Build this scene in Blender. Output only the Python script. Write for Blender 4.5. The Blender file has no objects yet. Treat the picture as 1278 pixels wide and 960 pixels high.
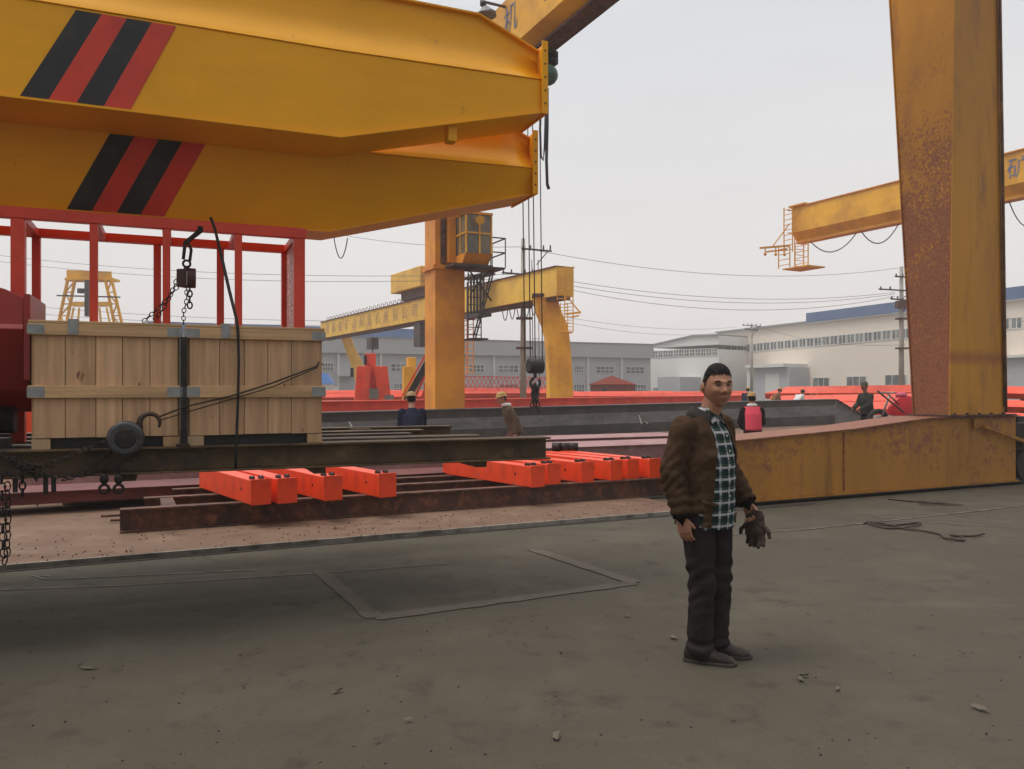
import bpy, bmesh, math, random
from mathutils import Vector, Matrix, noise
random.seed(7)
SC = bpy.context.scene
COL = SC.collection
V = Vector
# ------------------------------------------------------------------ camera, sky, sun, exposure
H = 1.56
F = 1000.0
cd = bpy.data.cameras.new('camera')
cam = bpy.data.objects.new('camera', cd); COL.objects.link(cam)
cam.location = (0, 0, H); cam.rotation_euler = (math.radians(90), 0, 0)
cd.sensor_width = 36; cd.lens = F / 1278 * 36
cd.shift_y = 7 / 1278
cd.clip_start = 0.05; cd.clip_end = 3000
SC.camera = cam
SUN_EL, SUN_AZ = math.radians(66), math.radians(262)   # azimuth clockwise from +Y
w = bpy.data.worlds.new('World'); SC.world = w; w.use_nodes = True
nt = w.node_tree; nt.nodes.clear()
o_ = nt.nodes.new('ShaderNodeOutputWorld'); bg = nt.nodes.new('ShaderNodeBackground')
sky = nt.nodes.new('ShaderNodeTexSky'); sky.sky_type = 'NISHITA'; sky.sun_disc = False
sky.sun_elevation = SUN_EL; sky.sun_rotation = SUN_AZ; sky.dust_density = 5; sky.air_density = 1.5
hs = nt.nodes.new('ShaderNodeHueSaturation'); hs.inputs['Saturation'].default_value = 0.25
tc = nt.nodes.new('ShaderNodeTexCoord'); sx = nt.nodes.new('ShaderNodeSeparateXYZ')
rp = nt.nodes.new('ShaderNodeValToRGB'); mx = nt.nodes.new('ShaderNodeMix'); mx.data_type = 'RGBA'
nt.links.new(tc.outputs['Generated'], sx.inputs[0]); nt.links.new(sx.outputs['Z'], rp.inputs[0])
SK = 10.0
e = rp.color_ramp.elements
e[0].position = 0.0; e[0].color = (.84, .79, .775, 1)
e[1].position = 1.0; e[1].color = (1.50, 1.48, 1.46, 1)
k = e.new(.18); k.color = (.77, .745, .735, 1)
k = e.new(.42); k.color = (.70, .715, .74, 1)
k = e.new(.65); k.color = (1.08, 1.08, 1.09, 1)
vm = nt.nodes.new('ShaderNodeVectorMath'); vm.operation = 'SCALE'
cl = nt.nodes.new('ShaderNodeTexNoise'); cl.inputs['Scale'].default_value = 1.6; cl.inputs['Detail'].default_value = 5
cm = nt.nodes.new('ShaderNodeMapping'); cm.inputs['Scale'].default_value = (1, 1, 3.5); nt.links.new(tc.outputs['Generated'], cm.inputs[0]); nt.links.new(cm.outputs[0], cl.inputs['Vector'])
cr_ = nt.nodes.new('ShaderNodeMapRange'); cr_.inputs['From Min'].default_value = .3; cr_.inputs['From Max'].default_value = .7; cr_.inputs['To Min'].default_value = SK*.955; cr_.inputs['To Max'].default_value = SK*1.035
nt.links.new(cl.outputs['Fac'], cr_.inputs['Value']); nt.links.new(cr_.outputs[0], vm.inputs['Scale'])
nt.links.new(rp.outputs[0], vm.inputs[0])
nt.links.new(sky.outputs[0], hs.inputs['Color'])
mx.inputs['Factor'].default_value = 0.93
nt.links.new(hs.outputs[0], mx.inputs['A']); nt.links.new(vm.outputs[0], mx.inputs['B'])
# thick overcast is brighter around the veiled sun (ahead) and duller behind
my = nt.nodes.new('ShaderNodeMapRange'); my.interpolation_type = 'SMOOTHSTEP'
my.inputs['From Min'].default_value = -.9; my.inputs['From Max'].default_value = .45; my.inputs['To Min'].default_value = .56; my.inputs['To Max'].default_value = 1.0
nt.links.new(sx.outputs['Y'], my.inputs['Value'])
v2 = nt.nodes.new('ShaderNodeVectorMath'); v2.operation = 'SCALE'
nt.links.new(mx.outputs['Result'], v2.inputs[0]); nt.links.new(my.outputs[0], v2.inputs['Scale'])
nt.links.new(v2.outputs[0], bg.inputs[0]); bg.inputs[1].default_value = 0.11
nt.links.new(bg.outputs[0], o_.inputs[0])
sd = bpy.data.lights.new('sun', 'SUN'); sd.energy = 1.7; sd.angle = math.radians(25); sd.color = (1, .93, .84)
so = bpy.data.objects.new('sun', sd); COL.objects.link(so)
dv = V((math.sin(SUN_AZ) * math.cos(SUN_EL), math.cos(SUN_AZ) * math.cos(SUN_EL), math.sin(SUN_EL)))
so.rotation_euler = dv.to_track_quat('Z', 'Y').to_euler(); so.location = (0, 0, 30)
SC.view_settings.view_transform = 'Standard'; SC.view_settings.look = 'None'
SC.view_settings.gamma = 1; SC.view_settings.exposure = 0.0
SC.view_settings.use_curve_mapping = False
SC.cycles.volume_bounces = 0
SC.cycles.max_bounces = 6
HAZE_D = .0021

# ------------------------------------------------------------------ helpers
def at(u, v, Y): return V(((u - 639) / F * Y, Y, H + (487 - v) / F * Y))
def gnd(u, Y): return V(((u - 639) / F * Y, Y, 0))
TT = math.radians(22.8); TK = math.radians(25.8)
dT = V((math.cos(TT), math.sin(TT), 0)); nT = V((-math.sin(TT), math.cos(TT), 0))
dK = V((math.cos(TK), math.sin(TK), 0)); nK = V((-math.sin(TK), math.cos(TK), 0))
UP = V((0, 0, 1))
OT = V((-2.9, 4.8, 0))
def T(s, t, z): return OT + dT * s + nT * t + UP * z
class Fr:
    def __init__(s, o, d, n=None):
        s.o = V(o); s.d = V(d).normalized(); s.n = V(n).normalized() if n is not None else V((-s.d.y, s.d.x, 0))
    def __call__(s, a, b, c): return s.o + s.d * a + s.n * b + UP * c
KF = Fr((3.13, 10.76, 0), dK)
BASE = {}
def wloc(o):
    return BASE.get(o.name, V((0, 0, 0))) if o is not None else V((0, 0, 0))
def tag(o, label=None, cat=None, group=None, kind=None):
    if label: o['label'] = label
    if cat: o['category'] = cat
    if group: o['group'] = group
    if kind: o['kind'] = kind
    return o
def thing(name, loc, label, cat, group=None):
    o = bpy.data.objects.new(name, None); COL.objects.link(o); o.empty_display_size = .1
    o.location = loc; BASE[o.name] = V(loc)
    return tag(o, label, cat, group)
class MB:
    def __init__(s): s.v = []; s.f = []; s.m = []; s.mi = 0; s.sm = []; s.smooth = False
    def face(s, idx, mi=None):
        s.f.append(tuple(idx)); s.m.append(s.mi if mi is None else mi); s.sm.append(s.smooth)
    def quad(s, a, b, c, d): 
        n = len(s.v); s.v += [V(a), V(b), V(c), V(d)]; s.face((n, n+1, n+2, n+3)); return s
    def hexa(s, p):   # 8 points: bottom 4 ccw, top 4
        n = len(s.v); s.v += [V(q) for q in p]
        for a in ((0,3,2,1),(4,5,6,7),(0,1,5,4),(1,2,6,5),(2,3,7,6),(3,0,4,7)): s.face([n+i for i in a])
        return s
    def box(s, fr, a0, a1, b0, b1, c0, c1):
        return s.hexa([fr(a0,b0,c0), fr(a1,b0,c0), fr(a1,b1,c0), fr(a0,b1,c0), fr(a0,b0,c1), fr(a1,b0,c1), fr(a1,b1,c1), fr(a0,b1,c1)])
    def loft(s, rings, cap=True, close=True):
        n0 = len(s.v); k = len(rings[0])
        for r in rings: s.v += [V(p) for p in r]
        for i in range(len(rings)-1):
            for j in range(k if close else k-1):
                a = n0+i*k+j; b = n0+i*k+(j+1) % k
                s.face((a, b, b+k, a+k))
        if cap:
            sm = s.smooth; s.smooth = False
            s.face([n0+j for j in range(k)][::-1]); s.face([n0+(len(rings)-1)*k+j for j in range(k)])
            s.smooth = sm
        return s
    def tube(s, pts, r, seg=6, cap=True, smooth=True):
        pts = [V(p) for p in pts]; rings = []; prev = None
        rr = r if isinstance(r, (list, tuple)) else [r]*len(pts)
        for i, p in enumerate(pts):
            if i == 0: t = pts[1]-p
            elif i == len(pts)-1: t = p-pts[i-1]
            else: t = (pts[i+1]-p).normalized()+(p-pts[i-1]).normalized()
            if t.length < 1e-9: t = V((0,0,1))
            t.normalize()
            if prev is None:
                a = V((0,0,1)) if abs(t.z) < .9 else V((1,0,0))
                x = t.cross(a).normalized()
            else:
                x = (prev - t*prev.dot(t)).normalized()
            prev = x; y = t.cross(x)
            rings.append([p + (x*math.cos(q)+y*math.sin(q))*rr[i] for q in [2*math.pi*j/seg for j in range(seg)]])
        os = s.smooth; s.smooth = smooth
        s.loft(rings, cap); s.smooth = os
        return s
    def cyl(s, a, b, r0, r1=None, seg=16): return s.tube([a, b], [r0, r0 if r1 is None else r1], seg)
    def bar(s, a, b, w, h=None, up=UP):
        h = w if h is None else h; a = V(a); b = V(b); t = (b-a).normalized()
        x = t.cross(up)
        if x.length < 1e-4: x = t.cross(V((0,1,0)))
        x.normalize(); y = x.cross(t).normalized()
        P = lambda p: [p-x*w/2-y*h/2, p+x*w/2-y*h/2, p+x*w/2+y*h/2, p-x*w/2+y*h/2]
        return s.hexa(P(a)+P(b))
    def prism(s, pts, off):
        off = V(off); return s.loft([[V(p) for p in pts], [V(p)+off for p in pts]])
    def ibeam(s, fr, a0, a1, b, c0, h, wf, tf=.015, tw=.012, zf=None):
        z = zf or (lambda a: 0)
        def bx(b0, b1, d0, d1):
            s.hexa([fr(a0,b0,c0+d0+z(a0)), fr(a1,b0,c0+d0+z(a1)), fr(a1,b1,c0+d0+z(a1)), fr(a0,b1,c0+d0+z(a0)),
                    fr(a0,b0,c0+d1+z(a0)), fr(a1,b0,c0+d1+z(a1)), fr(a1,b1,c0+d1+z(a1)), fr(a0,b1,c0+d1+z(a0))])
        bx(b-wf/2, b+wf/2, 0, tf); bx(b-wf/2, b+wf/2, h-tf, h); bx(b-tw/2, b+tw/2, tf, h-tf)
        return s
    def sphere(s, c, r, seg=12, rings=8, sc=(1,1,1)):
        c = V(c); R = []
        for i in range(rings+1):
            a = -math.pi/2 + math.pi*i/rings; q = max(math.cos(a), .02)
            R.append([c+V((r*sc[0]*q*math.cos(2*math.pi*j/seg), r*sc[1]*q*math.sin(2*math.pi*j/seg), r*sc[2]*math.sin(a))) for j in range(seg)])
        os = s.smooth; s.smooth = True; s.loft(R); s.smooth = os; return s
    def torus(s, c, ax, R, r, seg=16, rs=6, sx=1.0, xdir=None, a0=0, a1=2*math.pi):
        c = V(c); ax = V(ax).normalized()
        x = V(xdir).normalized() if xdir is not None else ax.orthogonal().normalized(); y = ax.cross(x).normalized()
        full = abs(a1-a0) > 6.28
        n = seg if full else seg+1
        pts = [(x*sx*math.cos(a0+(a1-a0)*i/seg)+y*math.sin(a0+(a1-a0)*i/seg)) for i in range(n)]
        rings = []
        for p in pts:
            q = c+p*R; out = p.normalized()
            rings.append([q+(out*math.cos(b)+ax*math.sin(b))*r for b in [2*math.pi*j/rs for j in range(rs)]])
        if full: rings.append(rings[0])
        os = s.smooth; s.smooth = True; s.loft(rings, cap=not full); s.smooth = os; return s
    def chain(s, pts, L=.045, r=.006, seg=8, rs=4):
        pts = [V(p) for p in pts]; step = L*1.35; acc = 0; k = 0; i = 0
        d = []; 
        for a, b in zip(pts, pts[1:]):
            ln = (b-a).length; n = 0
            while acc <= ln:
                d.append((a+(b-a)*(acc/ln), (b-a).normalized())); acc += step
            acc -= ln
        for k, (p, t) in enumerate(d):
            side = t.orthogonal().normalized(); side = (side*math.cos(k*math.pi/2+.4)+t.cross(side)*math.sin(k*math.pi/2+.4))
            s.torus(p, side, L*.55, r, seg, rs, sx=1.5, xdir=t)
        return s
    def build(s, name, mats, parent=None, label=None, bevel=0, local=False, weld=False):
        me = bpy.data.meshes.new(name)
        off = V((0,0,0)) if local else wloc(parent)
        me.from_pydata([tuple(p-off) for p in s.v], [], s.f)
        mats = mats if isinstance(mats, (list, tuple)) else [mats]
        for m in mats: me.materials.append(m)
        me.polygons.foreach_set('material_index', s.m); me.polygons.foreach_set('use_smooth', s.sm)
        bm = bmesh.new(); bm.from_mesh(me)
        if weld: bmesh.ops.remove_doubles(bm, verts=bm.verts, dist=.0005)
        bmesh.ops.recalc_face_normals(bm, faces=bm.faces); bm.to_mesh(me); bm.free()
        o = bpy.data.objects.new(name, me); COL.objects.link(o)
        if parent is not None: o.parent = parent; BASE[o.name] = off
        else: BASE[o.name] = V((0,0,0))
        if label: o['label'] = label
        if bevel:
            b = o.modifiers.new('bevel', 'BEVEL'); b.width = bevel; b.segments = 2; b.limit_method = 'ANGLE'; b.angle_limit = .6
        return o
def recentre(o):    # top-level single mesh: put its origin at its base
    me = o.data; n = len(me.vertices)
    c = sum((v.co for v in me.vertices), V())/n; c.z = min(v.co.z for v in me.vertices)
    me.transform(Matrix.Translation(-c)); o.location = c; BASE[o.name] = V(c)
    return o
def copy_tree(o, parent=None):
    c = o.copy(); COL.objects.link(c); c.parent = parent
    for ch in list(o.children): copy_tree(ch, c)
    return c
# ------------------------------------------------------------------ materials
def mat(name, col, rough=.6, metal=0.0, layers=(), bump=0, bscale=30, spec=.5, stretch=None, coat=0):
    """layers: (color, scale, lo, hi, detail, axis-stretch)"""
    m = bpy.data.materials.new(name); m.use_nodes = True; t = m.node_tree; N = t.nodes; L = t.links
    b = N['Principled BSDF']; b.inputs['Roughness'].default_value = rough; b.inputs['Metallic'].default_value = metal
    b.inputs['Specular IOR Level'].default_value = spec
    if coat: b.inputs['Coat Weight'].default_value = coat; b.inputs['Coat Roughness'].default_value = .15
    tcn = N.new('ShaderNodeTexCoord'); cur = None
    base = tuple(col)+(1,)
    b.inputs['Base Color'].default_value = base
    for i, ly in enumerate(layers):
        c, sc, lo, hi = ly[:4]; det = ly[4] if len(ly) > 4 else 6; st = ly[5] if len(ly) > 5 else (1,1,1)
        mp = N.new('ShaderNodeMapping'); mp.inputs['Scale'].default_value = st; mp.inputs['Location'].default_value = (i*3.7, i*1.3, i*2.1)
        L.new(tcn.outputs['Object'], mp.inputs[0])
        nz = N.new('ShaderNodeTexNoise'); nz.inputs['Scale'].default_value = sc; nz.inputs['Detail'].default_value = det
        nz.inputs['Roughness'].default_value = .6
        L.new(mp.outputs[0], nz.inputs['Vector'])
        mr = N.new('ShaderNodeMapRange'); mr.inputs['From Min'].default_value = lo; mr.inputs['From Max'].default_value = hi
        L.new(nz.outputs['Fac'], mr.inputs['Value'])
        mm = N.new('ShaderNodeMix'); mm.data_type = 'RGBA'
        L.new(mr.outputs[0], mm.inputs['Factor'])
        if cur: L.new(cur, mm.inputs['A'])
        else: mm.inputs['A'].default_value = base
        mm.inputs['B'].default_value = tuple(c)+(1,)
        cur = mm.outputs['Result']
    if cur: L.new(cur, b.inputs['Base Color'])
    if bump:
        nz = N.new('ShaderNodeTexNoise'); nz.inputs['Scale'].default_value = bscale; nz.inputs['Detail'].default_value = 8
        L.new(tcn.outputs['Object'], nz.inputs['Vector'])
        bp = N.new('ShaderNodeBump'); bp.inputs['Strength'].default_value = bump; bp.inputs['Distance'].default_value = .02
        L.new(nz.outputs['Fac'], bp.inputs['Height']); L.new(bp.outputs[0], b.inputs['Normal'])
    m['cur'] = 0
    return m
def mul(c, k): return tuple(min(1, x*k) for x in c)
YEL = (.93, .43, .008)
M = {}
M['girder'] = mat('fresh_yellow_paint', YEL, .36, spec=.3, layers=[(mul(YEL,.9), 3, .45, .7, 6, (.3,.3,2.5)), (mul(YEL,.86), 1.3, .35, .75, 4), ((.45,.20,.03), 9, .70, .80, 3)], bump=.04, bscale=2.2)
M['red'] = mat('red_oxide_paint', (.80, .07, .028), .42, layers=[(( .58,.04,.02), 2.5, .4, .8), ((.7,.12,.06), 14, .62, .72)], bump=.05, bscale=6)
M['orange'] = mat('orange_red_paint', (.88, .07, .012), .42, layers=[((.45,.16,.09), 7, .60, .72, 8), ((.16,.06,.04), 34, .66, .70, 5), ((.62,.045,.015), 5, .45, .8), ((.35,.06,.03), 22, .68, .74)], bump=.05, bscale=12)
M['orange_far'] = mat('distant_orange_red_paint', (.88,.075,.022), .5, layers=[((.66,.05,.018), 1.5, .4, .7), ((.5,.12,.07), 6, .62, .75)])  # orange-red for the distant girders and frames
M['black'] = mat('black_paint', (.012,.012,.014), .5, layers=[((.04,.035,.03), 6, .5, .8)])
M['stripe_red'] = mat('red_stripe_paint', (.66,.045,.018), .4, layers=[((.45,.025,.02), 4, .4, .8)])
M['iron'] = mat('oily_black_iron', (.022,.02,.02), .5, .5, layers=[((.07,.045,.03), 18, .5, .75)], bump=.2, bscale=60)
M['deck'] = mat('oily_brown_steel', (.12,.075,.033), .6, .15, layers=[((.05,.03,.018), 3, .4, .65, 6, (1,1,1)), ((.22,.145,.06), 5, .55, .75, 6), ((.12,.04,.02), 25, .6, .7)], bump=.2, bscale=25)
M['rust'] = mat('rusty_steel', (.13,.055,.035), .75, layers=[((.05,.03,.025), 3, .35, .6, 8), ((.26,.10,.05), 9, .5, .7, 8), ((.10,.09,.08), 2, .6, .75)], bump=.3, bscale=40)
M['maroon'] = mat('maroon_primer', (.16,.035,.03), .6, layers=[((.07,.02,.02), 3, .4, .7)], bump=.1)
M['primer'] = mat('dusty_pink_primer', (.36,.20,.20), .65, layers=[((.26,.12,.12), 1.6, .4, .7), ((.45,.30,.30), 6, .55, .75)], bump=.08)
M['wood'] = None
M['zinc'] = mat('galvanised_sheet', (.34,.36,.36), .42, .7, layers=[((.22,.23,.23), 12, .4, .7)], bump=.1)
M['grey_steel'] = mat('bare_grey_steel', (.20,.20,.205), .6, .15, layers=[((.12,.12,.125), .8, .4, .65, 6, (1,1,4)), ((.27,.26,.25), 3, .55, .75)], bump=.08)
M['grey_dark'] = mat('dark_mill_scale', (.05,.045,.046), .6, .3, layers=[((.11,.09,.08), 1.2, .4, .7)])
M['wall_grey'] = mat('grey_cladding', (.50,.51,.53), .6, layers=[((.45,.46,.48), .15, .4, .7)])
M['wall_light'] = mat('pale_grey_cladding', (.80,.79,.77), .6, layers=[((.74,.73,.71), .12, .4, .7)])
M['wall_beige'] = mat('cream_cladding', (.86,.77,.67), .6, layers=[((.80,.70,.60), .12, .4, .7)])
M['blue_roof'] = mat('blue_roof_sheet', (.07,.13,.28), .5, layers=[((.10,.17,.33), .3, .4, .7)])
M['roof_grey'] = mat('grey_roof_trim', (.27,.28,.29), .6)
M['white_trim'] = mat('white_trim', (.72,.72,.70), .5)
M['glass'] = mat('dull_window_glass', (.10,.115,.12), .18, layers=[((.22,.24,.24), .6, .45, .6, 2)])
M['glass_green'] = mat('dusty_cab_glass', (.13,.13,.11), .15, layers=[((.24,.19,.13), 1.5, .45, .6, 2)])
M['concrete'] = mat('pole_concrete', (.42,.39,.35), .85, layers=[((.33,.31,.28), 2, .4, .7)])
M['brick'] = mat('red_brick', (.30,.09,.065), .85, layers=[((.22,.07,.05), 5, .4, .7)])
M['tile'] = mat('red_roof_tile', (.50,.13,.09), .8)
M['old_yellow'] = mat('weathered_yellow_paint', (.93,.49,.03), .55, layers=[((.60,.27,.03), .8, .4, .7), ((.35,.16,.05), 8, .66, .74)])
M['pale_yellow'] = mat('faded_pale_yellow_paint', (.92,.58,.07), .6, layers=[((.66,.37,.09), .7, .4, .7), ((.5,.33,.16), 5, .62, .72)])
M['deep_yellow'] = mat('orange_yellow_paint', (.86,.34,.02), .55, layers=[((.55,.18,.03), .7, .4, .7)])
M['letter'] = mat('faded_blue_lettering', (.12,.17,.30), .7, layers=[((.45,.33,.16), 7, .5, .62)])
M['letter_faint'] = mat('washed_out_lettering', (.36,.28,.17), .8, layers=[((.66,.38,.10), 3, .45, .6)])
M['rope'] = mat('dark_sling_webbing', (.018,.016,.014), .85)
M['wire'] = mat('aluminium_wire', (.12,.12,.13), .6)
M['cable'] = mat('black_rubber_cable', (.02,.02,.02), .6)
M['green'] = mat('green_machine_paint', (.05,.12,.09), .5)
M['asphaltbit'] = mat('dry_leaf', (.115,.098,.072), .9)
M['white_bag'] = mat('white_plastic', (.7,.66,.66), .6, layers=[((.6,.05,.06), 9, .5, .56, 3)])
def wood():
    m = mat('pine_planks', (.47,.30,.16), .72, layers=[((.38,.225,.11), 2.2, .4, .65, 8, (9,9,.5)), ((.60,.42,.235), 3.1, .52, .72, 6, (6,6,.35)), ((.20,.09,.045), 7, .74, .79, 2, (1.4,1.4,.9)), ((.40,.31,.20), 1.1, .5, .75, 3)], bump=.12, bscale=50)
    return m
M['wood'] = wood()
M['wood_h'] = mat('pine_battens', (.64,.405,.21), .72, layers=[((.40,.25,.125), 2.2, .4, .65, 8, (.5,.5,12)), ((.22,.11,.06), 9, .73, .78, 2)], bump=.12, bscale=50)
def rusty_leg(name, zlo, zhi, always=.0, base=(.62,.275,.018), fine=15, band=None):
    m = mat(name, base, .62, layers=[(mul(base,.74), .9, .35, .7, 5, (1,1,.35)), ((.34,.14,.035), 3, .56, .72, 8, (1,1,.25)), (mul(base,.5), 1.6, .62, .74, 8, (1,1,.18))], bump=.15, bscale=20)
    t = m.node_tree; N = t.nodes; L = t.links; b = N['Principled BSDF']
    src = b.inputs['Base Color'].links[0].from_socket
    tcn = N.new('ShaderNodeTexCoord'); sp = N.new('ShaderNodeSeparateXYZ'); L.new(tcn.outputs['Object'], sp.inputs[0])
    mr = N.new('ShaderNodeMapRange'); mr.inputs['From Min'].default_value = zhi; mr.inputs['From Max'].default_value = zlo
    mr.inputs['To Min'].default_value = -.20; mr.inputs['To Max'].default_value = .14
    L.new(sp.outputs['Z'], mr.inputs['Value'])
    def noi(sc, det, rg=.7):
        n = N.new('ShaderNodeTexNoise'); n.inputs['Scale'].default_value = sc; n.inputs['Detail'].default_value = det; n.inputs['Roughness'].default_value = rg
        L.new(tcn.outputs['Object'], n.inputs['Vector']); return n.outputs['Fac']
    def ma(op, a, b_):
        n = N.new('ShaderNodeMath'); n.operation = op
        for i, x in enumerate((a, b_)):
            if isinstance(x, (int, float)): n.inputs[i].default_value = x
            else: L.new(x, n.inputs[i])
        return n.outputs[0]
    big = ma('MULTIPLY', ma('SUBTRACT', noi(1.1, 4), .5), .55)
    v = ma('ADD', ma('ADD', mr.outputs[0], noi(fine, 12, .75)), big)
    r2 = N.new('ShaderNodeMapRange'); r2.inputs['From Min'].default_value = .52-always; r2.inputs['From Max'].default_value = .66-always; r2.inputs['To Max'].default_value = .92
    L.new(v, r2.inputs['Value'])
    cr = N.new('ShaderNodeValToRGB'); cr.color_ramp.elements[0].position = .36; cr.color_ramp.elements[1].position = .64
    cr.color_ramp.elements[0].color = (.12,.04,.028,1); cr.color_ramp.elements[1].color = (.36,.115,.05,1)
    L.new(noi(34, 8), cr.inputs[0])
    mm = N.new('ShaderNodeMix'); mm.data_type = 'RGBA'; L.new(r2.outputs[0], mm.inputs['Factor']); L.new(src, mm.inputs['A']); L.new(cr.outputs[0], mm.inputs['B'])
    out = mm.outputs['Result']
    if band:
        d = ma('ABSOLUTE', ma('SUBTRACT', ma('ADD', sp.outputs['Z'], ma('MULTIPLY', noi(2.5,4), .12)), band+.06), 0)
        f = N.new('ShaderNodeMapRange'); f.inputs['From Min'].default_value = .15; f.inputs['From Max'].default_value = .02; f.inputs['To Max'].default_value = .6; L.new(d, f.inputs['Value'])
        m2 = N.new('ShaderNodeMix'); m2.data_type = 'RGBA'; L.new(f.outputs[0], m2.inputs['Factor']); L.new(out, m2.inputs['A']); m2.inputs['B'].default_value = (.26,.06,.03,1); out = m2.outputs['Result']
    L.new(out, b.inputs['Base Color'])
    return m
M['leg_rust'] = rusty_leg('rust_eaten_yellow_paint', 3.2, 7.4, .10, fine=20)
M['leg_clean'] = rusty_leg('old_yellow_paint_with_rust_spots', -2.5, 2.6, -.05, band=2.08)
M['foot'] = rusty_leg('scuffed_yellow_paint', 1.7, -1.2, .0, (.47,.21,.02), fine=9)

# ------------------------------------------------------------------ ground
def ground_mat(name, c0, c1, c2, dust):
    m = mat(name, c0, .85, layers=[(c1, .33, .38, .66, 9, (1,1.6,1)), (c2, 1.7, .50, .72, 12), (dust, .8, .58, .78, 9, (.4,1.6,1)), (mul(c1,.72), 5, .55, .75, 12), (mul(c0,.5), 34, .66, .71, 4), (mul(c2,1.35), 70, .67, .71, 4), (mul(c0,.45), .55, .70, .76, 6)], bump=.45, bscale=70)
    t = m.node_tree; N = t.nodes; L = t.links; b = N['Principled BSDF']; src = b.inputs['Base Color'].links[0].from_socket
    tcn = N.new('ShaderNodeTexCoord'); wv = N.new('ShaderNodeTexNoise'); wv.inputs['Scale'].default_value = 1.3; wv.inputs['Detail'].default_value = 8
    L.new(tcn.outputs['Object'], wv.inputs['Vector'])
    vm_ = N.new('ShaderNodeVectorMath'); vm_.operation = 'MULTIPLY_ADD'; vm_.inputs[1].default_value = (.9,.9,0); L.new(wv.outputs['Color'], vm_.inputs[0]); L.new(tcn.outputs['Object'], vm_.inputs[2])
    vo = N.new('ShaderNodeTexVoronoi'); vo.feature = 'DISTANCE_TO_EDGE'; vo.inputs['Scale'].default_value = .21; L.new(vm_.outputs[0], vo.inputs['Vector'])
    f = N.new('ShaderNodeMapRange'); f.inputs['From Min'].default_value = .0045; f.inputs['From Max'].default_value = .001; f.inputs['To Max'].default_value = .75; L.new(vo.outputs['Distance'], f.inputs['Value'])
    nb_ = N.new('ShaderNodeTexNoise'); nb_.inputs['Scale'].default_value = .5; L.new(tcn.outputs['Object'], nb_.inputs['Vector'])
    g_ = N.new('ShaderNodeMapRange'); g_.inputs['From Min'].default_value = .56; g_.inputs['From Max'].default_value = .68; L.new(nb_.outputs['Fac'], g_.inputs['Value'])
    mu = N.new('ShaderNodeMath'); mu.operation = 'MULTIPLY'; L.new(f.outputs[0], mu.inputs[0]); L.new(g_.outputs[0], mu.inputs[1])
    mm = N.new('ShaderNodeMix'); mm.data_type = 'RGBA'; L.new(mu.outputs[0], mm.inputs['Factor']); L.new(src, mm.inputs['A']); mm.inputs['B'].default_value = tuple(mul(c0,.3))+(1,)
    L.new(mm.outputs['Result'], b.inputs['Base Color']); b.inputs['Specular IOR Level'].default_value = .25
    return m
M['asphalt'] = ground_mat('worn_concrete_yard', (.084,.074,.055), (.070,.061,.045), (.098,.087,.065), (.116,.103,.079))
M['dusty'] = ground_mat('rust_dusted_concrete', (.19,.125,.088), (.14,.08,.055), (.24,.155,.105), (.25,.185,.135))
M['patch'] = ground_mat('trench_patch', (.115,.10,.078), (.09,.078,.06), (.145,.125,.10), (.16,.14,.11))
M['chalk'] = mat('worn_chalk', (.19,.175,.15), .9, layers=[((.09,.08,.06), 6, .42, .58)])
g = MB(); R = 250
g.quad((-R,-R,0),(R,-R,0),(R,R,0),(-R,R,0))
tag(g.build('ground', M['asphalt']), kind='structure')
GK = Fr((-4.43, 6.93, 0), dK)
g = MB(); zt = .035
pts = [GK(-60,0,0), GK(7.6,0,0), GK(7.6,4.0,0), GK(9,12,0), GK(60,18,0), GK(60,75,0), GK(-60,75,0)]
g.loft([[p+UP*.004 for p in pts], [p+UP*zt for p in pts]])
tag(g.build('work_yard_slab', M['dusty']), kind='structure')
g = MB()   # pale concrete lip of the slab, hairline proud
g.box(GK, -60, 7.6, -.035, -.002, .004, .05)
tag(g.build('kerb', mat('kerb_concrete', (.27,.25,.21), .85, layers=[((.10,.085,.07), 4, .45, .65)])), kind='structure')
g = MB(); g.box(GK, -60, 9.5, -.10, -.036, .003, .006)  # thin dark strip along the near foot of the kerb
tag(g.build('kerb_dark_line', mat('dark_line_colour', (.03,.027,.024), .95)), kind='structure')
def strip(name, pts, w, m, z=.005):
    g = MB()
    for a, b in zip(pts, pts[1:]):
        a = V(a); b = V(b); t = (b-a).normalized(); x = V((-t.y, t.x, 0))*w/2; n = 14
        L = [a+(b-a)*i/n for i in range(n+1)]
        q = len(g.v)
        for p in L:
            j = 1+random.uniform(-.18,.18)
            g.v += [p-x*j+UP*z, p+x*j+UP*z]
        for i in range(n): g.face((q+2*i, q+2*i+1, q+2*i+3, q+2*i+2))
        z += .001
    return tag(g.build(name, m), kind='structure')
def G(u, v): Y = H*1000/(v-487); return gnd(u, Y)
strip('trench_patch', [G(398,712), G(468,772), G(792,728), G(665,686)], .13, M['patch'])
strip('ground_marking', [G(62,719), G(40,719), G(58,724), G(320,712)], .02, M['chalk'])
strip('ground_marking', [G(0,737), G(160,731), G(400,716), G(560,704)], .018, M['chalk'], .006)
strip('ground_marking', [G(900,668), G(1000,662), G(1278,632)], .03, M['chalk'], .006)
strip('ground_marking', [G(1075,640), G(1120,650), G(1278,660)], .02, M['chalk'], .006)

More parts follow.
